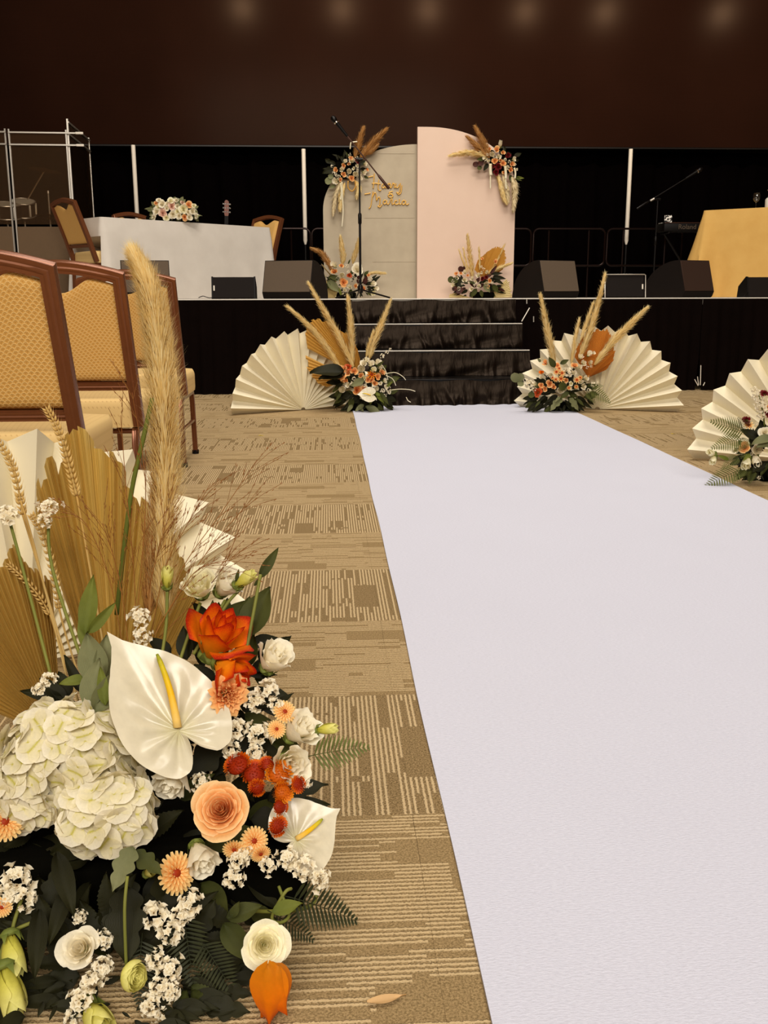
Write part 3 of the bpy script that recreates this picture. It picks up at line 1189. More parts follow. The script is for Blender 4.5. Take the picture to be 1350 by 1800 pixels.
ch = banquet_chair()
rear = G(324, 821)
cx3 = rear.x - .205
spots = [((cx3 + .01, 3.04, 0), 0, 'gold banquet chair nearest the camera, cut by the picture edge, seen from behind', 'banquet chairs beside the aisle'),
         ((cx3 + .0, 3.97, 0), 0, 'gold banquet chair in the middle of the file, its hand hole showing', 'banquet chairs beside the aisle'),
         ((cx3, rear.y + .215, 0), 0, 'gold banquet chair nearest the stage, half behind the tall pampas plume', 'banquet chairs beside the aisle')]
ang = math.atan2(ex.y, ex.x)
s1 = LTAB[0] + ey * .27 + ex * .14
s2 = LTAB[0] + ex * (LTAB[3] - .035) + ey * .39
s3 = LTAB[0] + ex * 1.12 + ey * .84
spots += [((s1.x, s1.y, ST), ang - PI / 2, 'gold banquet chair at the near end of the white table, beside the drum shield', 'banquet chairs on stage'),
          ((s2.x, s2.y, ST), R_(143), 'gold banquet chair at the far end of the white table on stage', 'banquet chairs on stage'),
          ((s3.x, s3.y, ST), ang + PI, 'gold banquet chair behind the white table, only its crowned top showing', 'banquet chairs on stage')]
for i, (loc, rz, lab, grp) in enumerate(spots):
    c = ch if i == 0 else copy_tree(ch)
    c.location = loc
    c.rotation_euler = (0, 0, rz)
    c['label'] = lab
    c['group'] = grp


# ================================================================== paper fans
def paper_fan(label, c, Rr, n, yaw, depth, lean=0.06, a0=0, a1=180, name='paper_fan', skew=.5):
    """accordion-folded half disc standing on its straight edge; every fold is a panel pair of its own"""
    o = thing(name, label, 'paper fan', c, yaw, None)
    th = .0012
    for k in range(n):
        b0, b2 = R_(a0 + (a1 - a0) * k / n), R_(a0 + (a1 - a0) * (k + 1) / n)
        b1 = b0 + (b2 - b0) * skew
        rnd = random.Random(k * 7 + int(Rr * 100))
        def pt(b, r, y):
            z = r * math.sin(b)
            return Vector((r * math.cos(b), y + lean * z, z + .004))
        d = depth * rnd.uniform(.85, 1.1)
        V, Fc = [], []
        m = 7
        for j in range(m + 1):
            t = .03 + .97 * j / m
            rv, rp = Rr * .93 * t, Rr * t
            yy = -d * t ** .8
            V += [pt(b0, rv, 0), pt(b1, rp, yy), pt(b2, rv, 0)]
        for j in range(m):
            i = j * 3
            Fc += [(i, i + 1, i + 4, i + 3), (i + 1, i + 2, i + 5, i + 4)]
        nn = len(V)
        V += [p + Vector((0, th * 1.5, 0)) for p in V]
        Fc += [tuple(reversed([q + nn for q in f])) for f in Fc[:]]
        e = m * 3
        Fc += [(e + 1, e, e + nn, e + 1 + nn), (e + 2, e + 1, e + 1 + nn, e + 2 + nn)]
        link('fold_panel', MB().add(V, Fc).mesh('fold_panel', 'fan_paper', 20), o)
    return o


fc = G(50, 1168)
paper_fan('large cream paper fan standing behind the nearest flower arrangement', (fc.x, fc.y, 0), .565, 16, R_(24), .085)
fl = G(533, 721)
paper_fan('cream paper fan at the left foot of the stage steps', (fl.x, fl.y, 0), .62, 18, R_(26), .085)
fr = G(1050, 720)
paper_fan('cream paper fan at the right foot of the stage steps', (fr.x, fr.y, 0), .635, 18, R_(-20), .085)
fx = G(1428, 812)
paper_fan('cream paper fan cut by the picture edge beside the aisle runner', (fx.x, fx.y, 0), .645, 18, R_(-14), .085)

# ================================================================== flowers and leaves: shapes (raw = verts, faces, uvs, material)
RAW, MESH = {}, {}


def raw_grid(f, nu, nv, mat):
    m = MB().grid(f, nu, nv)
    return (m.v, m.f, m.uvs, mat)


def as_mesh(key, raw, name):
    if key not in MESH:
        mb = MB()
        mb.add(raw[0], raw[1], raw[2])
        MESH[key] = mb.mesh(name, raw[3], 180)
    return MESH[key]


def join(key, items, name):
    """several raws with matrices as one mesh"""
    if key in MESH:
        return MESH[key]
    mats, mb = [], MB()
    for raw, M in items:
        if raw[3] not in mats:
            mats.append(raw[3])
        mb.cur = mats.index(raw[3])
        mb.add(raw[0], raw[1], raw[2], M)
    MESH[key] = mb.mesh(name, mats, 180)
    return MESH[key]


def rose_petal(mat, t, spec, nu, nv, seed):
    """one petal of a nested bloom; t = 0 innermost .. 1 outermost"""
    r0, r1, h0, h1, curl, phi0, phi1, ruf, tip, openness = spec
    R = r0 + (r1 - r0) * t ** .85
    Hh = h0 + (h1 - h0) * t
    cu = curl * t ** 2.2
    ph = phi0 + (phi1 - phi0) * min(1, t * 1.6)

    def f(u, v):
        u = u * 2 - 1
        w = ph * (.3 + .7 * math.sin(min(1, v * 1.15) * PI / 2)) * (1 - .25 * max(0, v - .8) / .2)
        th = u * w
        edge = 1 - .20 * (u * u) * v ** 2 + tip * (1 - abs(u)) ** 1.5 * v ** 3
        h = Hh * v * edge
        r = R * (.16 + .84 * math.sin(min(1, v * 1.05) * PI / 2) ** .8) * (1 + openness * t * v)
        over = max(0, v - .55)
        r += cu * over ** 2 * 3.2 * (1 - .35 * u * u)
        h -= cu * over ** 2 * 1.9
        if ruf:
            q = ruf * v ** 3
            r += q * math.sin(u * 8 + seed) * .8
            h += q * .5 * math.sin(u * 11 + seed * 2)
        return (r * math.cos(th), r * math.sin(th), h)
    return raw_grid(f, nu, nv, mat)


# r0, r1, h0, h1, curl, phi0, phi1, ruffle, tip, openness
SPEC = {
    'garden': (26, (.07, .66, .74, .60, .34, 2.2, .95, .012, 0, .25)),
    'rose': (16, (.08, .58, .95, .80, .38, 2.2, 1.0, .01, .05, .25)),
    'lisi': (11, (.10, .56, 1.15, 1.12, .16, 2.0, 1.05, .05, .0, .22)),
    'ranun': (24, (.05, .80, .86, .70, -.26, 2.2, 1.05, .02, 0, -.08)),
    'bud': (7, (.10, .42, 1.2, 1.10, -.05, 2.6, 1.5, .02, .12, -.2)),
    'pointed': (12, (.10, .54, 1.15, 1.02, .46, 2.3, .95, .015, .16, .2)),
    'tulip': (5, (.34, .50, 1.30, 1.30, .06, .95, .82, .0, .30, .18)),
    'carn': (26, (.08, .62, .62, .40, .30, 1.2, .75, .10, .0, .45)),
}


def bloom(kind, mat, fine=True):
    key = (kind, mat, fine)
    if key not in RAW:
        N, sp = SPEC[kind]
        if not fine:
            N = max(6, int(N * .6))
        L = []
        for k in range(N):
            t = k / (N - 1)
            nu, nv = (10, 8) if fine else (5, 4)
            L.append((rose_petal(mat, t, sp, nu, nv, k * 1.7), Matrix.Rotation(2.4 * k, 4, 'Z') @ Matrix.Rotation(.05 * math.sin(k * 3.1), 4, 'X')))
        RAW[key] = L
    return RAW[key]


def calyx_raw(r=.3):
    key = ('calyx', r)
    if key not in RAW:
        m = MB().lathe([(0, -.12), (r * .5, -.1), (r, .02), (r * .9, .12), (r * .3, .05), (0, .04)], 10)
        for k in range(5):
            a = 2 * PI * k / 5
            m.grid(lambda u, v: ((r * .95 + .12 * v) * math.cos(a) - (u - .5) * .22 * (1 - v) * math.sin(a), (r * .95 + .12 * v) * math.sin(a) + (u - .5) * .22 * (1 - v) * math.cos(a), .05 + .3 * v), 2, 4)
        RAW[key] = (m.v, m.f, m.uvs, 'calyx')
    return RAW[key]


def leaf_raw(kind, mat):
    key = ('leaf', kind, mat)
    if key in RAW:
        return RAW[key]
    wid, droop, fold, lob = {'lance': (.15, .12, .06, 0), 'broad': (.27, .18, .10, 0), 'round': (.44, .05, .06, 0),
                             'lobed': (.30, .25, .05, 1), 'strap': (.07, .3, .03, 0), 'cup': (.30, -.10, .14, 0), 'tooth': (.24, .2, .08, 2)}[kind]

    def f(u, v):
        s = u * 2 - 1
        if kind == 'round':
            w = wid * math.sqrt(max(0, 1 - (2 * v - 1) ** 2)) + .01
        else:
            w = wid * math.sin(PI * v ** .8) ** .85 * (1 - .15 * v) + .012 * (1 - v)
        if lob == 1:
            w *= .62 + .38 * abs(math.sin(v * PI * 3.2)) if abs(s) > .5 else 1
        if lob == 2:
            w *= 1 - .22 * ((v * 11) % 1) if abs(s) > .6 else 1
        return (s * w, v, fold * abs(s) - droop * v * v + .02 * math.sin(v * 9) * s)
    RAW[key] = raw_grid(f, 6, 34 if lob else 10, mat)
    return RAW[key]


def fern_raw(mat, n=16, seed=0):
    key = ('fern', mat, n, seed)
    if key in RAW:
        return RAW[key]
    m = MB()
    spine = [Vector((0, t, -.22 * t * t + .05 * t)) for t in [k / 12 for k in range(13)]]
    m.tube(spine, [.008 * (1 - .8 * k / 12) for k in range(13)], 5)
    for k in range(n):
        t = .12 + .88 * k / n
        y, z = t, -.22 * t * t + .05 * t
        ln = .30 * math.sin(PI * min(1, .25 + .75 * t)) * (1.05 - .5 * t) + .03
        for s in (-1, 1):
            def f(u, v):
                w = .022 * math.sin(PI * min(1, v * .9 + .1)) * (1 - .25 * ((v * 5) % 1))
                return (s * ln * v, y + ln * .45 * v + (u - .5) * 2 * w, z - .10 * ln * v * v + .006 * abs(u - .5))
            m.grid(f, 2, 8)
    RAW[key] = (m.v, m.f, m.uvs, mat)
    return RAW[key]


def spathe_raw():
    if 'spathe' in RAW:
        return RAW['spathe']
    ctl = [(0, 1.04), (4, .90), (10, .81), (20, .73), (35, .66), (60, .58), (90, .53), (115, .49), (138, .46), (155, .38), (170, .21), (180, .10)]

    def rho(a):
        a = abs(a)
        for (a0, r0), (a1, r1) in zip(ctl, ctl[1:]):
            if a <= a1:
                t = (a - a0) / (a1 - a0)
                return r0 + (r1 - r0) * t
        return .12
    m = MB()
    NR, NA = 14, 90

    def f(u, v):
        a = -180 + 360 * u
        r = rho(a) * v
        t = R_(a)
        # radial veins, cupped lobes, tip turned back
        z = .10 * v * v - .20 * max(0, r * math.cos(t) - .45) ** 2 + .014 * math.sin(t * 11) * math.sin(PI * v) + .015 * math.sin(t * 3 + 1) * v + .02 * math.sin(r * 24 + 3 * math.cos(t * 5)) * .25 * v
        return (r * math.sin(t), r * math.cos(t), z)
    m.grid(f, NA, NR)
    RAW['spathe'] = (m.v, m.f, m.uvs, 'spathe')
    return RAW['spathe']


def spadix_raw():
    if 'spadix' not in RAW:
        pts = [Vector((.02 * math.sin(t * 3), .62 * t, .03 + .26 * t - .10 * t * t)) for t in [k / 10 for k in range(11)]]
        m = MB().tube(pts, [.040 * (1 - .42 * k / 10) * (1 if k < 10 else .55) for k in range(11)], 10)
        RAW['spadix'] = (m.v, m.f, m.uvs, 'spadix')
    return RAW['spadix']


def floret_raw():
    if 'floret' not in RAW:
        m = MB()
        for k in range(4):
            a = PI / 2 * k

            def f(u, v):
                s = u * 2 - 1
                w = .60 * math.sin(PI * min(1, .16 + .72 * v)) ** .7 * (1 if v < .99 else .8)
                x, y = s * w, -.02 + .86 * v
                z = .16 * v - .22 * v * v + .07 * s * s
                return (x * math.cos(a) - y * math.sin(a), x * math.sin(a) + y * math.cos(a), z + .02 * (k % 2))
            m.grid(f, 3, 4)
        RAW['floret'] = (m.v, m.f, m.uvs, 'hydrangea')
    return RAW['floret']


def mum_raw(mat, n=90):
    key = ('mum', mat)
    if key not in RAW:
        m = MB()
        m.lathe([(0, .42), (.4, .36), (.75, .15), (.8, 0), (.3, -.15), (0, -.2)], 14)
        m.uvs = [(0, .3)] * len(m.v)
        for k in range(n):
            r = math.sqrt((k + .5) / n)
            a = k * 2.39996
            th = r * 1.45
            d = Vector((math.sin(th) * math.cos(a), math.sin(th) * math.sin(a), .62 * math.cos(th)))
            q = zframe(Vector((d.x, d.y, d.z + .25)), a)
            s = .07 + .10 * r

            def f(u, v):
                x = (u - .5) * 1.6
                return (x * s * (1 - .5 * v), (v - .2) * .10, s * 1.6 * v)
            V = [T3(d * .86) @ q @ Vector(f(u, v)) for v in (0, .6, 1) for u in (0, 1)]
            m.add(V, [(0, 1, 3, 2), (2, 3, 5, 4)], [(0, r * .7 + .3 * v) for v in (0, .6, 1) for u in (0, 1)])
        RAW[key] = (m.v, m.f, m.uvs, mat)
    return RAW[key]


def daisy_petal(mat):
    key = ('dp', mat)
    if key not in RAW:
        def f(u, v):
            s = u * 2 - 1
            w = .13 * math.sin(PI * min(1, .12 + .75 * v)) ** .7
            return (s * w, .12 + .88 * v, .18 * v - .20 * v * v + .05 * s * s)
        RAW[key] = raw_grid(f, 2, 5, mat)
    return RAW[key]


def daisy_items(mat='daisy', layers=((22, 1.0, .10), (18, .82, .30), (14, .60, .5), (9, .40, .75))):
    L = []
    for n, s, up in layers:
        for k in range(n):
            L.append((daisy_petal(mat), Matrix.Rotation(2 * PI * k / n + up * 5, 4, 'Z') @ Matrix.Rotation(up, 4, 'X') @ Matrix.Diagonal((s, s, s, 1))))
    return L


def dome_raw(mat, r=.3):
    key = ('dome', mat, r)
    if key not in RAW:
        m = MB().lathe([(r * 1.0, 0), (r * .9, r * .45), (r * .5, r * .75), (0, r * .8)], 12)
        RAW[key] = (m.v, m.f, m.uvs, mat)
    return RAW[key]


def statice_raw(seed, mat='statice', n=34, elong=1.0):
    """a head of small crinkled cups, radius about 1"""
    key = ('stat', seed, mat, n, elong)
    if key in RAW:
        return RAW[key]
    rnd = random.Random(seed)
    m = MB()
    for k in range(n):
        z = 1 - 1.35 * (k + .5) / n
        a = k * 2.39996
        r = math.sqrt(max(0, 1 - z * z))
        d = Vector((r * math.cos(a), r * math.sin(a), z))
        d += Vector((rnd.uniform(-.4, .4), rnd.uniform(-.4, .4), rnd.uniform(-.3, .3)))
        p = Vector((d.x * .72, d.y * .72 * elong, d.z * .6)) * rnd.uniform(.75, 1.12)
        s = rnd.uniform(.22, .34)
        q = zframe(d + Vector((0, 0, .3)), rnd.uniform(0, 6), p, s)
        V, UV = [], []
        K = 10
        for v, rr, zz in ((0, .12, -.5), (.5, .55, .1), (1, 1.0, .35)):
            for i in range(K):
                t = 2 * PI * i / K
                rj = rr * (1 + (.22 * (1 if i % 2 else -1) if v == 1 else 0)) * rnd.uniform(.85, 1.15)
                V.append(q @ Vector((rj * math.cos(t), rj * math.sin(t), zz + (rnd.uniform(-.2, .2) if v else 0))))
                UV.append((i / K, v))
        Fc = []
        for j in range(2):
            for i in range(K):
                l = (i + 1) % K
                Fc.append((j * K + i, j * K + l, (j + 1) * K + l, (j + 1) * K + i))
        m.add(V, Fc, UV)
    RAW[key] = (m.v, m.f, m.uvs, mat)
    return RAW[key]


def plume_raw(pts, wid, n, mat, seed, droop=.35, hair=.05, wd=.0007):
    """pampas plume: a core and thousands of fine hairs sweeping up along it (absolute coordinates)"""
    rnd = random.Random(seed)
    path = catmull(pts, 10)
    L = len(path) - 1
    m = MB()
    m.tube(path, [.003 * (1 - .7 * i / L) for i in range(L + 1)], 5)
    sidev = Vector((1, 0, 0))
    for k in range(n):
        t = rnd.random() ** .92
        i = min(L - 1, int(t * L))
        p = path[i].lerp(path[i + 1], t * L - i)
        ax = (path[i + 1] - path[i]).normalized()
        prof = wid * (math.sin(PI * min(1, .10 + t * .86)) ** .7) * (1 - .35 * t)
        a = rnd.uniform(0, 2 * PI)
        o = ax.orthogonal().normalized()
        b = ax.cross(o)
        out = o * math.cos(a) + b * math.sin(a)
        rr = prof * rnd.random() ** .6
        base = p + out * rr * .35 - ax * rr * .6
        ln = hair * rnd.uniform(.5, 1.15) * (1 - .3 * t)
        mid = base + ax * ln * .55 + out * (rr * .55 + .004)
        end = base + ax * ln * rnd.uniform(.85, 1.1) + out * (rr * .85 + hair * .28 * rnd.random() ** 2) + Vector((0, 0, -1)) * ln * droop * rnd.random() * .5
        w_ = ax.cross(out) * wd * rnd.uniform(.7, 1.5)
        sh = rnd.random()
        m.add([base - w_, base + w_, mid - w_, mid + w_, end], [(0, 1, 3, 2), (2, 3, 4)], [(0, sh * .5), (1, sh * .5), (0, .3 + sh * .5), (1, .3 + sh * .5), (.5, .5 + sh * .5)])
    return (m.v, m.f, m.uvs, mat)


def grain_raw():
    if 'grain' not in RAW:
        m = MB().lathe([(0, 0), (.16, .12), (.24, .4), (.18, .72), (.06, .95), (.012, 1.3), (.004, 2.0), (0, 2.1)], 7)
        RAW['grain'] = (m.v, m.f, m.uvs, 'wheat')
    return RAW['grain']


# ================================================================== one arrangement = one thing; its flowers are its parts
class Arr:
    def __init__(s, name, label, base, group=None, fine=False, seed=0):
        s.base = Vector(base)
        s.o = thing(name, label, 'flowers', s.base, 0, group)
        s.fine = fine
        s.rnd = random.Random(seed)

    def loc(s, M):
        return T3(-s.base) @ M

    def part(s, name, me, M, label=None, kind=None):
        return link(name, me, s.o, s.loc(M), label, kind)

    def abs(s, name, raw, label=None, kind=None):
        m = MB().add([Vector(p) - s.base for p in raw[0]], raw[1], raw[2])
        return link(name, m.mesh(name, raw[3], 180), s.o, None, label, kind)

    def face(s, p, b, c, a=1.0):
        """direction: a toward the camera, b to its right, c up"""
        return ((CAM - p).normalized() * a + RT * b + UP * c).normalized()

    def bloom(s, name, kind, mat, px, py, Y, size, b=0, c=0, roll=None, label=None, fine=None, a=1.0):
        fine = s.fine if fine is None else fine
        p = P(px, py, Y)
        N, sp = SPEC[kind]
        ext = sp[1] * (1 + sp[9]) + max(0, sp[4]) * .6
        sc = S(size, Y) / 2 / ext
        d = s.face(p, b, c, a)
        roll = s.rnd.uniform(0, 6) if roll is None else roll
        M = zframe(d, roll, p, sc) @ T3((0, 0, -sp[3] * .5))
        items = bloom(kind, mat, fine)
        if fine:
            o = s.part(name, as_mesh(('calyx', .3), calyx_raw(.3), 'calyx'), M, label)
            for k, (raw, Mp) in enumerate(items):
                link('petal', as_mesh(('pt', kind, mat, k), raw, 'petal'), o, Mp)
            return o
        return s.part(name, join(('bl', kind, mat), items + [(calyx_raw(.3), Matrix.Identity(4))], name), M, label)

    def daisy(s, px, py, Y, size, b=0, c=0, mat='daisy', name='chrysanthemum', label=None):
        p = P(px, py, Y)
        M = zframe(s.face(p, b, c), s.rnd.uniform(0, 6), p, S(size, Y) / 2)
        if s.fine:
            o = s.part(name, as_mesh(('dome', mat), dome_raw('daisy_centre', .3), 'flower_centre'), M, label)
            me = as_mesh(('dpm', mat), daisy_petal(mat), 'petal')
            for raw, Mp in daisy_items(mat):
                link('petal', me, o, Mp)
            return o
        return s.part(name, join(('daisy', mat), daisy_items(mat, ((9, 1, .12), (7, .7, .4))) + [(dome_raw('daisy_centre', .3), Matrix.Identity(4))], name), M, label)

    def mum(s, px, py, Y, size, mat, b=0, c=0, sq=1):
        p = P(px, py, Y)
        M = zframe(s.face(p, b, c), s.rnd.uniform(0, 6), p, S(size, Y) / 2) @ Matrix.Diagonal((1, 1, sq, 1))
        return s.part('button_chrysanthemum', as_mesh(('mumm', mat), mum_raw(mat), 'button_chrysanthemum'), M)

    def statice(s, px, py, Y, size, b=0, c=0, n=34, mat='statice', name='statice_head', elong=1.0, roll=None):
        p = P(px, py, Y)
        sd = s.rnd.randrange(5)
        M = zframe(s.face(p, b, c), s.rnd.uniform(0, 6) if roll is None else roll, p, S(size, Y) / 2 / 1.0)
        return s.part(name, as_mesh(('stm', sd, mat, n, elong), statice_raw(sd, mat, n, elong), name), M, kind='stuff')

    def leaf(s, kind, mat, p0, p1, n=None, name='leaf', label=None, wide=1.0):
        p0, p1 = Vector(p0), Vector(p1)
        y = p1 - p0
        L = y.length
        y.normalize()
        n = Vector(n) if n is not None else (CAM - p0).normalized()
        x = y.cross(n).normalized()
        z = x.cross(y)
        M = basis(x, y, z, p0) @ Matrix.Diagonal((L * wide, L, L, 1))
        return s.part(name, as_mesh(('leafm', kind, mat), leaf_raw(kind, mat), name), M, label)

    def leafpx(s, kind, mat, x0, y0, x1, y1, Y, Y1=None, tilt=(0, 0), **k):
        p0, p1 = P(x0, y0, Y), P(x1, y1, Y1 or Y)
        return s.leaf(kind, mat, p0, p1, s.face(p0, *tilt), **k)

    def fern(s, mat, x0, y0, x1, y1, Y, Y1=None, tilt=(0, 0), n=16):
        p0, p1 = P(x0, y0, Y), P(x1, y1, Y1 or Y)
        y = p1 - p0
        L = y.length
        y.normalize()
        nn = s.face(p0, *tilt)
        x = y.cross(nn).normalized()
        M = basis(x, y, x.cross(y), p0) @ Matrix.Diagonal((L, L, L, 1))
        return s.part('fern_frond', as_mesh(('fernm', mat, n), fern_raw(mat, n), 'fern_frond'), M)

    def spathe(s, px, py, tx, ty, Y, tipY=None, b=0, c=0, wide=1.0, label=None, turn=0):
        p0, p1 = P(px, py, Y), P(tx, ty, tipY or Y)
        y = p1 - p0
        L = y.length
        y.normalize()
        n = s.face(p0, b, c)
        x = y.cross(n).normalized()
        M = basis(x, y, x.cross(y), p0) @ Matrix.Diagonal((L * wide, L, L, 1))
        o = s.part('anthurium', as_mesh('spathem', spathe_raw(), 'anthurium'), M, label)
        link('spadix', as_mesh('spadixm', spadix_raw(), 'spadix'), o, T3((0, .02, 0)) @ Matrix.Rotation(turn, 4, 'Z'), 'yellow spike turning green at its tip')
        return o

    def stem(s, pts, r, mat='stem', name='stem'):
        m = MB().tube(catmull(pts, 5), r, 6)
        return s.abs(name, (m.v, m.f, m.uvs, mat))

    def plume(s, pts, wid, n, mat='pampas', hair=.05, droop=.35, wd=.0007, name='pampas_plume', seed=1):
        return s.abs(name, plume_raw(pts, wid, n, mat, seed, droop, hair, wd), kind='stuff')

    def palm(s, centre, tips, Y, mat, depth=.012, lean=.0, label=None, base_r=.06):
        """dried palm leaf trimmed to a spade; tips = outline in photo pixels, one folded segment between each pair"""
        c = P(centre[0], centre[1], Y)
        o = s.part('dried_palm_leaf', MB().tube([(0, 0, -.02), (0, 0, .02)], .006, 6).mesh('dried_palm_leaf', mat), T3(c), label)
        pts = [P(x, y, Y + lean) for x, y in tips]
        # interpolate the outline to narrow segments
        out = []
        for a, b in zip(pts, pts[1:]):
            k = max(1, int(round((b - a).length / max(.008, (pts[0] - c).length * .06))))
            for q in range(k):
                out.append(a.lerp(b, q / k))
        out.append(pts[-1])
        nrm = (CAM - c).normalized()
        for k in range(len(out) - 1):
            a, b = out[k] - c, out[k + 1] - c
            la, lb = a.length, b.length
            mid = (a + b) / 2
            V, UV, Fc = [], [], []
            m_ = 6
            jit = s.rnd.uniform(.955, 1.02)
            for j in range(m_ + 1):
                t = base_r + (1 - base_r) * j / m_
                dd = depth * (t ** .7)
                V += [a * t * jit, mid * t * jit + nrm * dd, b * t * jit]
                UV += [(0, t), (.5, t), (1, t)]
            for j in range(m_):
                i = j * 3
                Fc += [(i, i + 1, i + 4, i + 3), (i + 1, i + 2, i + 5, i + 4)]
            link('leaf_segment', MB().add(V, Fc, UV).mesh('leaf_segment', mat, 25), o)
        return o

    def twig(s, pts, n, mat, seed, hair=.06, spread=.5, seedw=.0012, name='grass_spray'):
        """loose panicle: branching hair-thin stems with tiny seeds"""
        rnd = random.Random(seed)
        path = catmull(pts, 8)
        m = MB()
        m.tube(path, [.0011 * (1 - .6 * i / len(path)) for i in range(len(path))], 4)
        L = len(path) - 1
        for k in range(n):
            t = .25 + .75 * rnd.random()
            i = min(L - 1, int(t * L))
            p = path[i]
            ax = (path[i + 1] - path[i]).normalized()
            out = Vector((rnd.gauss(0, 1), rnd.gauss(0, .5), rnd.gauss(0, 1)))
            out = (out - ax * out.dot(ax)).normalized()
            d = (ax + out * spread * rnd.uniform(.3, 1)).normalized()
            ln = hair * rnd.uniform(.4, 1.1)
            e = p + d * ln + Vector((0, 0, -.15 * ln))
            m.tube([p, p.lerp(e, .5) + Vector((0, 0, .03 * ln)), e], .00035, 3, False)
            for q in range(rnd.randrange(2, 6)):
                b = p.lerp(e, .35 + .65 * rnd.random()) + Vector((rnd.uniform(-1, 1), rnd.uniform(-1, 1), rnd.uniform(-1, 1))) * .0015
                m.tube([b, b + d * seedw * 1.5, b + d * seedw * 4], [.0003, seedw * .55, .0002], 4, False)
        return s.abs(name, (m.v, m.f, m.uvs, mat), kind='stuff')

    def wheat(s, pts, nrows, gl, label=None):
        """pts: from the lower end of the ear to its top"""
        path = catmull(pts, 12)
        c = Vector(path[0])
        o = s.part('wheat_ear', MB().tube([p - c for p in path], .0016, 5).mesh('wheat_ear', 'wheat'), T3(c), label)
        me = as_mesh('grainm', grain_raw(), 'grain')
        L = len(path) - 1
        for k in range(nrows):
            t = k / nrows
            i = min(L - 1, int(t * L))
            p = path[i].lerp(path[i + 1], t * L - i) - c
            ax = (path[i + 1] - path[i]).normalized()
            nn = (CAM - path[i]).normalized()
            sd = ax.cross(nn).normalized()
            for q, sg in enumerate((-1, 1, 0)):
                d = (ax + sd * sg * .55 + nn * (.45 if sg == 0 else .1)).normalized()
                M = zframe(d, 0, p + sd * sg * .002, gl * (1 - .3 * t) * s.rnd.uniform(.85, 1.1))
                link('grain', me, o, M)
        return o

    def foliage(s, n, cx_, cy_, rx, ry, Y, dY, kinds, size, seed=5, yfun=None):
        """leaves filling the mass behind the flowers, fanning outward from its middle"""
        rnd = random.Random(seed)
        for k in range(n):
            a, r = rnd.uniform(0, 2 * PI), math.sqrt(rnd.random())
            px_, py_ = cx_ + rx * r * math.cos(a), cy_ + ry * r * math.sin(a)
            Yk = (yfun(py_) if yfun else Y) + rnd.uniform(0, dY)
            p = P(px_, py_, Yk)
            d = RT * math.cos(a) - UP * math.sin(a) + (RT * rnd.uniform(-.9, .9) + UP * rnd.uniform(-.8, .6)) * .8 + FW * rnd.uniform(-.12, .25)
            L = S(size, Yk) * rnd.uniform(.6, 1.2)
            q = p + d.normalized() * L
            lo = s.base.z + .008
            if p.z < lo:
                p.z = lo + .006 * rnd.random()
            if q.z < lo:
                q.z = lo + .012 * rnd.random()
            kd, mt = kinds[rnd.randrange(len(kinds))]
            s.leaf(kd, mt, p, q, s.face(p, rnd.uniform(-.7, .7), rnd.uniform(0, .9)))

    def foam(s, cx_, Y, w_, d_, h_):
        m = MB().box((0, 0, h_ / 2), (w_, d_, h_), bev=min(w_, d_, h_) * .25, seg=3)
        x = P(cx_, 900, Y).x
        return s.part('foam_base', m.mesh('foam_base', 'foam'), T3((x, Y, s.base.z)))

# ================================================================== the near arrangement, bottom corner
def D(y, off=0):
    return 1.03 + (1750 - y) * .0005 + off


nb = P(215, 1560, 1.27)
A = Arr('flower_arrangement', 'large flower arrangement in the near corner with hydrangea, anthuriums and a tall pampas plume', (nb.x, nb.y, 0), 'flower arrangements on the carpet', True, 3)
A.foam(190, 1.30, .52, .20, .10)

# hydrangea head: florets of four petals packed on a ball
for (hx, hy, hr, hn, hY) in ((118, 1335, 128, 84, 1.235), (185, 1420, 92, 52, 1.185), (38, 1390, 78, 38, 1.21)):
    p = P(hx, hy, hY)
    if hr == 128:
        hyd = A.part('hydrangea', MB().tube([(0, .0, -.08), (0, .01, .02)], .006, 6).mesh('hydrangea', 'stem'), T3(p), 'big white hydrangea head')
        hc = p
    fm = as_mesh('floretm', floret_raw(), 'floret')
    rad = S(hr, hY)
    rnd = random.Random(hr)
    toc = (CAM - p).normalized()
    for k in range(hn):
        z = 1 - 1.5 * (k + .5) / hn
        a = k * 2.39996
        r = math.sqrt(max(0, 1 - z * z))
        q = zframe(toc).to_3x3()
        d = q @ Vector((r * math.cos(a), r * math.sin(a), z))
        d2 = (d + Vector((rnd.uniform(-.7, .7), rnd.uniform(-.55, .55), rnd.uniform(-.55, .65)))).normalized()
        pos = p + Vector((d.x * rad * 1.12, d.y * rad * .8, d.z * rad)) * rnd.uniform(.86, 1.0) * .88 - hc
        link('floret', fm, hyd, zframe(d2, rnd.uniform(0, 6), pos, rnd.uniform(.024, .031)))

# anthuriums
A.spathe(314, 1284, 192, 1120, 1.235, 1.30, b=.35, c=.05, wide=.84, label='large white anthurium', turn=R_(-20))
A.spathe(520, 1476, 596, 1424, 1.19, 1.21, b=-.1, c=.25, wide=1.45, label='smaller white anthurium')

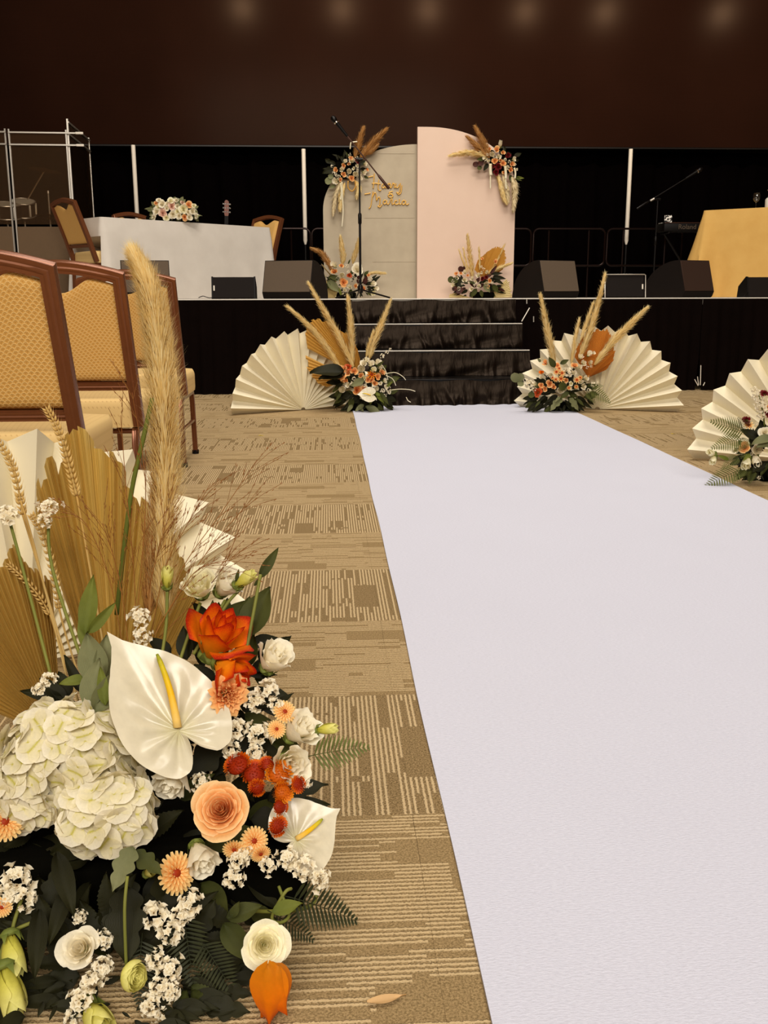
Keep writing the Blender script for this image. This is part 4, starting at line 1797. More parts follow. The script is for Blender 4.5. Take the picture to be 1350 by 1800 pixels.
# roses
A.bloom('garden_rose', 'garden', 'rose_peach', 388, 1423, 1.165, 122, -.18, .20, label='open peach garden rose')
A.bloom('rose', 'pointed', 'rose_orange', 380, 1126, D(1128), 150, .40, .95, label='orange rose with dark red petal edges', a=.55)
A.bloom('rose', 'pointed', 'rose_orange', 402, 1176, D(1180, -.02), 112, .9, -.7, label='drooping orange rose below the first', a=.55)
A.bloom('carnation', 'carn', 'carnation', 400, 1222, D(1216, -.03), 88, .35, -.25, label='ruffled peach carnation')
A.bloom('lisianthus', 'lisi', 'rose_white', 480, 1160, D(1160), 82, .55, .75, a=.6)
A.bloom('lisianthus', 'lisi', 'rose_white', 524, 1284, D(1284), 84, .8, .55, a=.6)
A.bloom('lisianthus', 'lisi', 'rose_white', 507, 1340, D(1340, -.01), 84, .25, -.1, a=.8)
A.bloom('lisianthus', 'lisi', 'rose_cream', 352, 1032, D(1032), 72, -.1, .55, label='greenish white lisianthus', a=.7)
A.bloom('lisianthus', 'lisi', 'rose_white', 396, 1030, D(1030, .02), 68, .6, .7, a=.5)
A.bloom('lisianthus', 'lisi', 'rose_white', 304, 1364, D(1360, -.005), 90, -.3, -.7, a=.6)
A.bloom('lisianthus', 'lisi', 'rose_white', 352, 1504, D(1504), 82, .3, -.7, a=.6)
A.bloom('ranunculus', 'garden', 'rose_cream', 465, 1661, D(1661, -.01), 104, .1, -.05, label='round cream ranunculus')
A.bloom('lisianthus', 'rose', 'rose_white', 142, 1668, D(1668), 92, -.3, .15)
A.bloom('lisianthus', 'ranun', 'rose_green', 230, 1716, D(1716, -.02), 66, .75, -.15, label='yellow-green half-open lisianthus', a=.7)
A.bloom('lisianthus', 'bud', 'rose_green', 165, 1785, D(1770), 55, .3, -.4, a=.7)
# buds
for (x, y, s_, b, c, a) in ((22, 1672, 44, .15, -.9, .35), (16, 1733, 52, .25, -.95, .3), (294, 1018, 22, .05, 1, .2), (428, 1020, 24, .8, .6, .2),
                            (572, 1282, 22, 1, .1, .2), (262, 1534, 20, .4, .2, .8)):
    A.bloom('flower_bud', 'bud', 'rose_green', x, y, D(min(y, 1740)), s_, b, c, label='yellow-green bud', a=a)
# tulip hanging to the carpet
tp = P(474, 1706, D(1740, -.03))
tul = A.part('tulip', MB().lathe([(0, -.006), (.005, -.004), (.006, .003), (0, .006)], 10).mesh('tulip', 'calyx'), T3(tp), 'orange tulip hanging to the carpet')
for (x0, y0, x1, y1, dY, b, c) in ((478, 1700, 480, 1800, .012, 0, .3), (462, 1702, 450, 1806, .004, -.6, .2), (470, 1698, 472, 1816, -.012, -.1, .1), (490, 1698, 512, 1790, -.006, .5, .2), (486, 1700, 500, 1775, .010, .7, .3)):
    q0, q1 = P(x0, y0, D(1740, -.03 + dY)), P(x1, y1, min(D(1740, -.03 + dY * 1.6), G(100, y1).y - .004))
    y = q1 - q0
    L = y.length
    y.normalize()
    x = y.cross(-A.face(q0, b, c)).normalized()
    link('petal', as_mesh(('leafm', 'cup', 'tulip'), leaf_raw('cup', 'tulip'), 'petal'), tul, T3(-tp) @ basis(x, y, x.cross(y), q0) @ Matrix.Diagonal((L * .95, L, L, 1)))
# button mums
for (x, y, s_, mt, b, c) in ((418, 1346, 46, 'mum_red', -.5, .8), (447, 1360, 46, 'mum_red', .1, .5), (490, 1360, 46, 'mum_orange', .1, .5), (497, 1393, 36, 'mum_orange', .2, .2),
                             (523, 1379, 30, 'mum_red', .9, .2), (452, 1384, 30, 'mum_red', 0, -.3), (492, 1418, 30, 'mum_red', .7, 0), (487, 1452, 36, 'mum_red', .5, -.4), (470, 1345, 30, 'mum_red', .2, .6)):
    A.mum(x, y, D(y, -.015), s_ * 1.1, mt, b, c)
# daisy mums
for (x, y, s_, b, c) in ((308, 1535, 82, .75, .05), (446, 1478, 56, .3, -.1), (412, 1492, 46, -.1, -.7), (458, 1500, 40, .3, -.8), (8, 1445, 74, .3, .2), (4, 1594, 40, -.2, -.3), (500, 1252, 46, .4, .5), (486, 1282, 36, .2, .2)):
    A.daisy(x, y, D(y, -.005), s_, b, c)
# statice heads
for (x, y, s_, b, c) in ((470, 1213, 52, .2, .5), (448, 1232, 40, .2, .3), (484, 1240, 34, .4, .2), (412, 1282, 48, -.1, .5), (408, 1320, 40, 0, 0), (452, 1290, 50, .2, .3), (448, 1325, 38, 0, 0),
                         (245, 1085, 40, 0, .7), (250, 1118, 36, .1, .3), (85, 893, 40, 0, .9), (78, 915, 30, 0, .4), (15, 905, 40, 0, .9), (28, 1545, 62, -.1, .4), (45, 1580, 50, .2, .1), (12, 1575, 50, -.2, 0),
                         (140, 1612, 30, 0, .6), (272, 1610, 62, -.2, .5), (300, 1640, 54, .2, .2), (334, 1590, 58, .3, .2), (315, 1612, 44, .1, .2),
                         (272, 1690, 44, -.2, .3), (300, 1705, 50, .3, .2), (278, 1735, 44, .1, 0), (300, 1745, 40, .2, -.2), (262, 1768, 44, -.3, -.2), (290, 1790, 46, .2, -.3),
                         (186, 1650, 40, .4, .6), (180, 1700, 48, .2, .1), (160, 1728, 50, 0, -.1), (140, 1760, 50, -.2, 0), (128, 1792, 44, -.2, -.2),
                         (418, 1512, 40, 0, .4), (410, 1545, 46, .1, -.1), (432, 1500, 34, .2, .2), (470, 1520, 36, .2, .1), (506, 1510, 48, .2, .2), (535, 1525, 52, .3, .1), (563, 1545, 44, .6, 0),
                         (85, 1195, 34, -.1, .6), (68, 1212, 28, -.4, .3), (352, 1372, 34, 0, 0), (535, 1372, 30, .5, .6)):
    A.statice(x, y, D(min(y, 1760), -.005), s_, b, c, n=26)
# stems of the tall white heads and buds
for pts in (((85, 905), (92, 1000), (150, 1180)), ((18, 920), (40, 1000), (90, 1190)), ((294, 1030), (292, 1100), (280, 1180)), ((428, 1030), (400, 1060), (370, 1110)), ((352, 1060), (330, 1120), (310, 1180)),
            ((396, 1055), (370, 1100), (340, 1150)), ((22, 1650), (24, 1625), (38, 1580)), ((18, 1710), (2, 1680), (20, 1640), (60, 1620)), ((570, 1284), (548, 1290), (520, 1300)), ((10, 1760), (12, 1785), (2, 1810))):
    A.stem([P(x, y, D(min(y, 1740), .01)) for x, y in pts], .0026)
# curling green tendril
A.stem([P(560, 1560, 1.13), P(548, 1590, 1.12), P(515, 1600, 1.115), P(470, 1602, 1.13), P(420, 1600, 1.15)], .0028)
A.stem([P(490, 1558, 1.12), P(500, 1585, 1.105), P(508, 1610, 1.10), P(492, 1622, 1.10), P(478, 1612, 1.105), P(500, 1570, 1.11), P(512, 1562, 1.12)], .0022)
# named leaves
for (k, m, x0, y0, x1, y1, off, tl) in (
        ('lance', 'leaf_green', 150, 1115, 163, 1008, 0, (-.2, 0)), ('lance', 'leaf_green', 155, 1112, 204, 1060, -.02, (.3, -.1)), ('lance', 'leaf_green', 160, 1150, 135, 1080, .01, (-.6, 0)),
        ('broad', 'leaf_grey', 175, 1205, 150, 1110, 0, (-.2, .1)), ('broad', 'leaf_grey', 178, 1195, 190, 1115, .01, (.4, .1)), ('broad', 'leaf_grey', 160, 1245, 172, 1155, -.03, (-.3, .2)), ('broad', 'leaf_grey', 165, 1250, 205, 1180, -.035, (.5, .2)),
        ('broad', 'leaf_green', 150, 1195, 104, 1200, 0, (-.2, .7)), ('lance', 'leaf_green', 185, 1240, 176, 1170, -.04, (0, .2)),
        ('lance', 'leaf_mid', 456, 1016, 490, 962, 0, (.2, .2)), ('broad', 'leaf_mid', 432, 1122, 472, 1028, .02, (-.3, .1)), ('broad', 'leaf_mid', 395, 1095, 400, 1050, .04, (0, .2)), ('broad', 'leaf_mid', 380, 1100, 372, 1055, .03, (-.4, .2)),
        ('broad', 'leaf_mid', 425, 1090, 440, 1048, .03, (.3, .2)), ('broad', 'leaf_dark', 330, 1160, 320, 1100, .03, (-.4, .2)), ('broad', 'leaf_dark', 300, 1150, 260, 1120, .05, (0, .4)),
        ('lance', 'leaf_mid', 447, 1030, 462, 1012, .0, (0, .6)), ('lance', 'leaf_mid', 415, 1022, 420, 1000, .0, (0, .3)),
        ('lobed', 'leaf_grey', 235, 1490, 195, 1560, -.04, (-.1, .9)), ('lobed', 'leaf_mid', 232, 1498, 285, 1530, -.03, (.3, .8)), ('lobed', 'leaf_dark', 222, 1560, 222, 1690, -.01, (0, .35)), ('lobed', 'leaf_dark', 215, 1590, 180, 1660, 0, (0, .35)),
        ('broad', 'leaf_mid', 400, 1615, 460, 1590, .01, (0, .4)), ('broad', 'leaf_mid', 395, 1625, 440, 1690, .02, (-.3, .3)), ('broad', 'leaf_mid', 408, 1612, 420, 1585, .0, (0, .3)), ('broad', 'leaf_green', 480, 1605, 530, 1585, -.01, (0, .7)),
        ('broad', 'leaf_mid', 330, 1170, 350, 1210, .0, (0, .6)), ('lance', 'leaf_dark', 100, 1500, 130, 1610, -.02, (0, .4)), ('lance', 'leaf_dark', 70, 1600, 60, 1720, -.01, (0, .4)),
        ('lance', 'leaf_dark', 120, 1560, 85, 1660, -.01, (0, .4)), ('tooth', 'leaf_mid', 330, 1740, 300, 1800, 0, (0, .5)), ('tooth', 'leaf_mid', 335, 1740, 372, 1810, 0, (.2, .5)), ('tooth', 'leaf_mid', 335, 1735, 395, 1770, .01, (.2, .5))):
    A.leafpx(k, m, x0, y0, x1, y1, D(min(y0, 1735), off), D(min(y1, 1735), off - .01), tl)
A.stem([P(432, 1150, 1.33), P(445, 1080, 1.36), P(458, 1010, 1.39)], .0026)
A.stem([P(222, 1700, 1.05), P(219, 1600, 1.07), P(224, 1540, 1.09)], .0022)
# ferns
A.fern('fern', 540, 1330, 652, 1306, D(1320, .0), D(1310, .0), (.1, .5), 14)
A.fern('fern_dark', 500, 1575, 640, 1612, D(1590, .0), D(1612, .02), (.1, .6), 16)
A.fern('fern_dark', 470, 1600, 560, 1650, D(1600, .02), D(1640, .03), (0, .8), 14)
A.fern('fern_dark', 320, 1600, 345, 1740, D(1600, .0), 1.045, (.2, .4), 16)
A.fern('fern_dark', 350, 1650, 420, 1750, D(1650, .01), 1.04, (.2, .5), 16)
A.fern('fern_dark', 250, 1640, 240, 1770, D(1650, .0), 1.03, (-.2, .4), 16)
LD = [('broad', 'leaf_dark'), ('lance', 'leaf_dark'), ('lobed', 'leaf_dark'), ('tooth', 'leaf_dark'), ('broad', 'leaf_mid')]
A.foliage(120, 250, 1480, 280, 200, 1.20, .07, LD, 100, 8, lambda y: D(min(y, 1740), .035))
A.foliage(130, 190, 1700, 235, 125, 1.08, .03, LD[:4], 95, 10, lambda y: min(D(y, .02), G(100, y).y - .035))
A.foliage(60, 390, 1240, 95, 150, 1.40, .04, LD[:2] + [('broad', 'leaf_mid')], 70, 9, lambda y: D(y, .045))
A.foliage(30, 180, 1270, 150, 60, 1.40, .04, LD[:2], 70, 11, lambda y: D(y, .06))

# dried palm leaves
A.palm((205, 1310), [(60, 900), (66, 836), (88, 800), (98, 812), (120, 756), (136, 748), (165, 775), (192, 792), (222, 832), (248, 872), (272, 905), (300, 938), (318, 975), (336, 1012), (358, 1062), (352, 1095)], 1.62, 'palm_near', .022, lean=-.02, label='upright dried palm leaf')
A.palm((110, 1300), [(-90, 1220), (-70, 1110), (-40, 1030), (2, 985), (22, 962), (48, 985), (70, 1005), (92, 1030)], 1.52, 'palm_near', .022, lean=.0, label='dried palm leaf leaning out of the picture')
# wheat ears with their stalks
for pts, n, gl in (([(135, 872), (122, 820), (104, 760), (82, 718)], 19, .0115), ([(40, 905), (30, 850), (12, 800), (-8, 770)], 15, .0105), ([(36, 880), (30, 845), (22, 815), (12, 795)], 10, .0085),
                   ([(104, 1070), (95, 1010), (75, 940), (55, 905)], 18, .0105), ([(88, 1080), (70, 1050), (40, 1015), (14, 992)], 14, .009)):
    A.wheat([P(x, y, 1.50) for x, y in pts], n, gl)
for pts in (((135, 872), (160, 1010), (200, 1240)), ((40, 905), (75, 1020), (140, 1240)), ((104, 1070), (120, 1130), (165, 1270)), ((88, 1080), (110, 1150), (150, 1270)), ((36, 880), (60, 960), (120, 1200))):
    A.stem([P(x, y, 1.495) for x, y in pts], .0018, 'wheat', 'stalk')
# tall pampas plume
A.plume([P(292, 1075, 1.42), P(288, 960, 1.44), P(291, 820, 1.46), P(286, 690, 1.47), P(276, 590, 1.48), P(262, 510, 1.48), P(243, 462, 1.48)], .034, 9000, 'pampas', .055, .25, .00045, seed=4)
A.plume([P(285, 720, 1.46), P(280, 610, 1.475), P(262, 510, 1.48), P(245, 465, 1.48)], .026, 3200, 'pampas', .05, .25, .00045, seed=6)
A.plume([P(262, 1080, 1.44), P(270, 960, 1.46), P(280, 850, 1.47), P(288, 760, 1.47)], .022, 2200, 'pampas_brown', .05, .3, .0005, seed=5)
A.stem([P(205, 1080, 1.44), P(216, 980, 1.44), P(232, 860, 1.45), P(252, 770, 1.455), P(268, 700, 1.46)], .0038, 'leaf_green', 'green_stalk')
# brown grass sprays
for k, (pts, n) in enumerate(((((270, 1120), (320, 1000), (390, 900), (452, 808)), 18), (((270, 1120), (330, 1020), (380, 950), (440, 880)), 18), (((280, 1120), (340, 1060), (390, 1000), (420, 930)), 16),
                              (((265, 1120), (290, 1000), (330, 920), (370, 850)), 20), (((240, 1130), (235, 1000), (222, 860), (212, 730)), 16), (((235, 1130), (250, 980), (255, 840), (232, 690)), 14),
                              (((215, 1130), (190, 1010), (150, 920), (110, 900)), 14), (((250, 1130), (260, 1050), (280, 960), (300, 900)), 30), (((225, 1130), (215, 1050), (200, 980), (180, 920)), 20),
                              (((270, 1120), (310, 1050), (350, 1000), (405, 985)), 20))):
    A.twig([P(x, y, 1.42 - .006 * k) for x, y in pts], n, 'panicum', 40 + k, .075, .5)

# ================================================================== arrangement at the left foot of the steps
LB = G(642, 722)
YL = LB.y - .02
B = Arr('flower_arrangement', 'flower arrangement at the left foot of the stage steps, with an ochre palm leaf', (LB.x, LB.y, 0), 'flower arrangements on the carpet', False, 5)
yb = LB.y
B.foam(642, yb, .22, .12, .07)
B.palm((632, 660), [(540, 612), (538, 585), (543, 566), (558, 561), (574, 563), (588, 570), (596, 578), (612, 588), (622, 600), (628, 612), (633, 630)], yb + .04, 'palm_ochre', .010, label='large ochre dried palm leaf')
B.palm((625, 668), [(538, 625), (540, 645), (548, 660), (560, 675), (575, 680)], yb + .0, 'palm_ochre', .010, label='lower ochre palm leaf')
for i, (pts, wd) in enumerate(((((600, 652), (575, 612), (545, 575), (510, 543)), .030), (((622, 648), (600, 600), (572, 550), (546, 504)), .034), (((620, 640), (618, 600), (616, 565), (612, 528)), .032),
                               (((648, 632), (658, 600), (670, 570), (684, 534)), .034), (((643, 630), (648, 610), (654, 590)), .014))):
    B.plume([P(x, y, yb - .03) for x, y in pts], wd, 1300 if wd > .02 else 300, 'pampas', .085, .2, .0020, seed=20 + i)
b_items = [('carnation', 'carn', 'carnation', 597, 657, 30, -.3, .2), ('rose', 'rose', 'rose_peach', 622, 652, 17, 0, .3), ('rose', 'rose', 'rose_white', 639, 640, 15, -.1, .6), ('ranunculus', 'ranun', 'rose_white', 635, 648, 15, 0, .1),
           ('lisianthus', 'lisi', 'rose_white', 651, 640, 15, 0, .6), ('lisianthus', 'lisi', 'rose_cream', 655, 650, 13, .2, .3), ('lisianthus', 'lisi', 'rose_white', 663, 637, 15, .4, .6), ('rose', 'rose', 'rose_peach', 672, 655, 14, .6, .3),
           ('ranunculus', 'ranun', 'rose_white', 602, 685, 14, -.1, .1), ('rose', 'rose', 'carnation', 627, 686, 19, 0, 0), ('rose', 'rose', 'rose_peach', 647, 667, 13, 0, .2), ('rose', 'rose', 'rose_peach', 659, 674, 13, .3, -.1),
           ('lisianthus', 'lisi', 'rose_white', 676, 670, 10, .5, .2), ('lisianthus', 'lisi', 'rose_cream', 640, 664, 10, 0, .2), ('rose', 'rose', 'rose_white', 669, 674, 9, .4, 0), ('rose', 'rose', 'carnation', 607, 668, 13, -.4, -.3), ('carnation', 'carn', 'carnation_red', 612, 645, 15, 0, .6)]
b_items += [('rose', 'rose', 'rose_peach', 612, 655, 14, -.2, .4), ('lisianthus', 'lisi', 'rose_white', 643, 633, 13, 0, .7), ('rose', 'rose', 'carnation', 652, 668, 12, .1, 0), ('rose', 'rose', 'rose_peach', 634, 660, 12, 0, .3), ('lisianthus', 'lisi', 'rose_white', 668, 646, 12, .4, .4), ('carnation', 'carn', 'carnation', 664, 662, 14, .3, .2), ('ranunculus', 'ranun', 'rose_white', 661, 683, 11, .3, -.1), ('lisianthus', 'lisi', 'rose_white', 612, 676, 11, -.2, 0), ('rose', 'rose', 'rose_peach', 640, 683, 12, 0, 0), ('ranunculus', 'ranun', 'rose_white', 679, 679, 10, .5, 0), ('rose', 'rose', 'rose_peach', 604, 648, 13, -.3, .5)]
for (nm, k, m, x, y, s_, b, c) in b_items:
    B.bloom(nm, k, m, x, y, yb - .10, s_, b, c)
B.daisy(653, 659, yb - .1, 18, .1, .5, 'mum_orange', 'lily')
B.spathe(652, 695, 628, 694, yb - .15, b=0, c=.7, wide=1.3, label='small cream anthurium')
for (x, y, s_) in ((672, 626, 10), (680, 619, 8), (686, 614, 6), (681, 683, 12), (673, 687, 10), (684, 690, 9), (630, 674, 10), (624, 676, 8), (639, 678, 8), (676, 696, 8), (622, 665, 9)):
    B.statice(x, y, yb - .1, s_, .2, .4, n=12)
for (k, m, x0, y0, x1, y1, tl) in (('broad', 'leaf_dark', 604, 655, 545, 650, (0, .9)), ('broad', 'leaf_dark', 606, 660, 560, 662, (0, .9)), ('broad', 'leaf_grey', 640, 668, 616, 678, (0, .3)), ('broad', 'leaf_grey', 620, 712, 610, 724, (0, .9)),
                                  ('broad', 'leaf_grey', 640, 712, 624, 722, (0, .9)), ('broad', 'leaf_grey', 642, 716, 672, 727, (0, .9)), ('broad', 'leaf_grey', 630, 715, 640, 724, (.2, .9)), ('tooth', 'leaf_green', 655, 692, 650, 712, (0, .5)),
                                  ('tooth', 'leaf_green', 660, 690, 676, 708, (.3, .5)), ('tooth', 'leaf_green', 655, 690, 670, 695, (.3, .5)), ('lance', 'leaf_mid', 668, 690, 684, 712, (.3, .3)), ('lance', 'leaf_green', 680, 680, 690, 670, (0, .2)),
                                  ('lance', 'leaf_mid', 662, 645, 675, 634, (0, .3)), ('lance', 'leaf_mid', 600, 690, 590, 705, (0, .3))):
    B.leafpx(k, m, x0, y0, x1, y1, yb - .12, yb - .14, tl)
for pts in (((676, 657), (695, 655), (708, 662), (713, 668)), ((678, 660), (690, 666), (696, 678)), ((685, 686), (702, 684), (720, 685), (730, 688)), ((714, 698), (717, 704), (722, 707)), ((670, 640), (678, 652), (682, 668))):
    B.stem([P(x, y, yb - .11) for x, y in pts], .0028, 'amaranth', 'curled_tendril')
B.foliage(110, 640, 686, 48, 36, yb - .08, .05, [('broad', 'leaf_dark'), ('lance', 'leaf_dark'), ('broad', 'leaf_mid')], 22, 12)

# ================================================================== arrangement at the right foot of the steps
RB = G(985, 722)
C_ = Arr('flower_arrangement', 'flower arrangement at the right foot of the stage steps, with an orange palm leaf', (RB.x, RB.y, 0), 'flower arrangements on the carpet', False, 6)
yc = RB.y
C_.foam(985, yc - .02, .22, .12, .07)
C_.palm((1034, 664), [(1010, 628), (1013, 612), (1022, 596), (1032, 584), (1052, 578), (1070, 580), (1074, 592), (1066, 606), (1078, 608), (1082, 618), (1078, 634), (1066, 650), (1050, 656)], yc - .09, 'palm_orange', .010, label='orange dried palm leaf')
for i, (pts, wd) in enumerate(((((974, 645), (968, 608), (960, 570), (951, 524)), .036), (((1018, 630), (1034, 590), (1048, 545), (1062, 489)), .034), (((1004, 640), (1008, 615), (1012, 590), (1017, 567)), .020),
                               (((1046, 640), (1072, 606), (1102, 575), (1133, 545)), .040), (((1020, 600), (1030, 570), (1040, 540)), .018))):
    C_.plume([P(x, y, yc - .12) for x, y in pts], wd, 1300 if wd > .025 else 400, 'pampas', .085, .2, .0020, seed=30 + i)
c_items = [('rose', 'pointed', 'carnation', 959, 638, 14, -.3, .7), ('rose', 'rose', 'rose_peach', 966, 674, 16, -.1, .1), ('rose', 'rose', 'rose_peach', 1010, 643, 14, .1, .5), ('lisianthus', 'lisi', 'rose_white', 1021, 627, 12, .1, .6),
           ('lisianthus', 'lisi', 'rose_white', 1035, 623, 13, .3, .6), ('lisianthus', 'lisi', 'rose_white', 1043, 620, 8, .5, .4), ('lisianthus', 'lisi', 'rose_white', 1026, 638, 13, .2, .3), ('lisianthus', 'lisi', 'rose_white', 1038, 638, 10, .4, .3),
           ('ranunculus', 'ranun', 'rose_white', 985, 686, 14, 0, 0), ('lisianthus', 'lisi', 'rose_white', 1030, 666, 12, .3, .2), ('lisianthus', 'lisi', 'rose_white', 1026, 679, 13, .3, 0), ('carnation', 'carn', 'carnation_red', 945, 690, 19, -.3, 0),
           ('carnation', 'carn', 'carnation', 951, 677, 12, -.3, .2), ('lisianthus', 'lisi', 'rose_white', 951, 664, 9, -.3, .3), ('rose', 'rose', 'rose_cream', 1004, 674, 10, 0, .1), ('rose', 'rose', 'tulip', 952, 655, 10, -.2, .5),
           ('lisianthus', 'lisi', 'rose_white', 1018, 645, 11, .1, .4)]
c_items += [('rose', 'rose', 'rose_peach', 958, 683, 12, -.2, 0), ('rose', 'rose', 'rose_peach', 973, 680, 12, 0, 0), ('lisianthus', 'lisi', 'rose_white', 940, 676, 12, -.4, .2), ('rose', 'rose', 'rose_peach', 995, 668, 11, 0, .2), ('lisianthus', 'lisi', 'rose_white', 1008, 656, 11, .1, .3), ('rose', 'rose', 'carnation', 990, 676, 11, 0, 0), ('ranunculus', 'ranun', 'rose_white', 968, 660, 10, -.1, .3), ('lisianthus', 'lisi', 'rose_white', 1021, 672, 11, .2, .1), ('carnation', 'carn', 'carnation', 980, 642, 12, -.1, .5)]
for (nm, k, m, x, y, s_, b, c) in c_items:
    C_.bloom(nm, k, m, x, y, yc - .17, s_, b, c)
for (x, y, s_) in ((978, 654, 13), (988, 656, 13), (986, 666, 14), (977, 667, 11), (1014, 668, 13), (1020, 664, 10), (1000, 682, 9), (1013, 680, 9), (983, 648, 10), (971, 664, 9)):
    C_.daisy(x, y, yc - .18, s_, .1, .2)
for (x, y, s_, n) in ((998, 654, 20, 30), (930, 675, 17, 24), (938, 684, 10, 14), (1043, 676, 11, 14), (1036, 686, 10, 12), (1050, 672, 7, 10), (960, 660, 9, 10), (1033, 646, 7, 8), (1039, 644, 6, 8), (924, 668, 10, 12)):
    C_.statice(x, y, yc - .17, s_, 0, .4, n=n)
for (k, m, x0, y0, x1, y1, tl) in (('round', 'leaf_grey', 908, 672, 904, 655, (-.2, .1)), ('round', 'leaf_grey', 912, 670, 917, 656, (.2, .1)), ('round', 'leaf_grey', 920, 672, 910, 677, (0, .3)), ('round', 'leaf_mid', 938, 690, 930, 698, (0, .2)),
                                  ('lobed', 'leaf_grey', 988, 700, 966, 719, (0, .9)), ('lobed', 'leaf_grey', 1000, 700, 1020, 720, (.2, .8)), ('tooth', 'leaf_grey', 985, 698, 975, 706, (0, .9)), ('broad', 'leaf_mid', 1000, 690, 985, 700, (0, .7)),
                                  ('lance', 'leaf_mid', 1012, 700, 1028, 714, (.2, .7)), ('broad', 'leaf_mid', 975, 645, 965, 628, (0, .2)), ('broad', 'leaf_mid', 985, 640, 1000, 632, (0, .4)), ('round', 'leaf_mid', 995, 682, 982, 676, (0, .2)),
                                  ('lance', 'leaf_mid', 950, 705, 940, 716, (0, .6)), ('broad', 'leaf_grey', 950, 636, 945, 630, (0, .3))):
    C_.leafpx(k, m, x0, y0, x1, y1, yc - .18, yc - .20, tl)
C_.fern('fern', 1035, 682, 1078, 706, yc - .18, yc - .20, (.2, .6), 12)
C_.fern('fern', 1030, 686, 1048, 708, yc - .19, yc - .21, (.2, .6), 12)
C_.fern('fern', 1036, 678, 1062, 676, yc - .18, yc - .18, (.2, .6), 10)
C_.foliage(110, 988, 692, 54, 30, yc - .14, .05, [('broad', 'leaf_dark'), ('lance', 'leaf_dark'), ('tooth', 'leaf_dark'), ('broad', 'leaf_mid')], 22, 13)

# ================================================================== arrangement cut by the right picture edge
XB = G(1352, 846)
E = Arr('flower_arrangement', 'flower arrangement with ferns and dark red flowers beside the runner, cut by the picture edge', (XB.x, XB.y, 0), 'flower arrangements on the carpet', False, 7)
ye = XB.y
E.foam(1362, ye + .05, .22, .14, .08)
for (nm, k, m, x, y, s_, b, c) in [('rose', 'garden', 'rose_peach', 1309, 786, 24, -.1, .2), ('lisianthus', 'garden', 'rose_white', 1344, 760, 24, .1, .3), ('ranunculus', 'ranun', 'rose_white', 1331, 790, 22, .1, .1), ('lisianthus', 'bud', 'rose_cream', 1312, 812, 18, -.2, -.7),
                                   ('lisianthus', 'bud', 'rose_white', 1329, 808, 17, .2, -.7), ('lisianthus', 'bud', 'rose_cream', 1251, 797, 13, -.7, .2), ('lisianthus', 'bud', 'rose_cream', 1254, 807, 13, -.3, -.8), ('carnation', 'carn', 'dark_red', 1312, 738, 18, -.2, .6),
                                   ('carnation', 'carn', 'dark_red', 1344, 692, 18, .1, .7), ('carnation', 'carn', 'dark_red', 1352, 728, 18, .1, .7), ('lisianthus', 'lisi', 'rose_white', 1292, 792, 13, -.3, 0), ('rose', 'rose', 'rose_peach', 1352, 716, 14, .3, .3), ('rose', 'rose', 'rose_peach', 1382, 770, 24, .3, .3),
                                   ('lisianthus', 'garden', 'rose_white', 1390, 800, 24, .4, .1)]:
    E.bloom(nm, k, m, x, y, ye - .08, s_, b, c)
E.daisy(1316, 748, ye - .09, 19, 0, .7)
for (x, y, s_) in ((1330, 690, 18), (1333, 702, 22), (1337, 716, 22), (1339, 730, 18), (1326, 684, 12), (1345, 706, 16), (1330, 745, 8), (1322, 798, 8), (1334, 840, 8)):
    E.statice(x, y, ye - .06, s_, 0, .3, n=18)
E.stem([P(1344, 750, ye - .03), P(1340, 720, ye - .05), P(1332, 690, ye - .05)], .004)
for (m, x0, y0, x1, y1, tl) in (('fern', 1312, 762, 1254, 737, (0, .4)), ('fern', 1308, 770, 1252, 784, (-.2, .3)), ('fern', 1318, 770, 1290, 792, (0, .4)), ('fern', 1305, 825, 1240, 848, (0, .7)), ('fern', 1300, 800, 1268, 822, (-.2, .4)), ('fern', 1310, 820, 1288, 846, (0, .6)),
                               ('fern', 1325, 825, 1316, 850, (0, .7)), ('fern_dark', 1320, 760, 1300, 735, (0, .3)), ('fern', 1300, 758, 1282, 742, (-.2, .3))):
    E.fern(m, x0, y0, x1, y1, ye - .09, ye - .12, tl, 14)
for (k, m, x0, y0, x1, y1, tl) in (('broad', 'leaf_grey', 1356, 770, 1322, 778, (0, .8)), ('broad', 'leaf_grey', 1360, 778, 1330, 784, (0, .6)), ('lance', 'leaf_green', 1318, 798, 1306, 810, (0, .2)), ('broad', 'leaf_dark', 1340, 812, 1322, 830, (0, .4)), ('lance', 'leaf_green', 1280, 808, 1262, 800, (0, .3))):
    E.leafpx(k, m, x0, y0, x1, y1, ye - .1, ye - .12, tl)
E.foliage(100, 1352, 808, 52, 42, ye - .06, .06, [('broad', 'leaf_dark'), ('lance', 'leaf_dark'), ('tooth', 'leaf_mid')], 30, 14)


# ================================================================== flowers on the two backdrop panels
def backdrop_arr(label, bx, by, Y, seed, on_floor):
    q = P(bx, by, Y)
    return Arr('flower_spray', label, (q.x, q.y, ST if on_floor else q.z), 'flower sprays on the backdrop panels', False, seed)


def blooms(a, Y, items):
    for (nm, k, m, x, y, s_, b, c) in items:
        a.bloom(nm, k, m, x, y, Y, s_, b, c)


W_, PE, OR = ('lisianthus', 'lisi', 'rose_white'), ('rose', 'rose', 'rose_peach'), ('rose', 'rose', 'carnation')
RA, DR, CA = ('ranunculus', 'ranun', 'rose_white'), ('carnation', 'carn', 'dark_red'), ('carnation', 'carn', 'carnation')


def pk(t, x, y, s_, b=0, c=.1):
    return t + (x, y, s_, b, c)


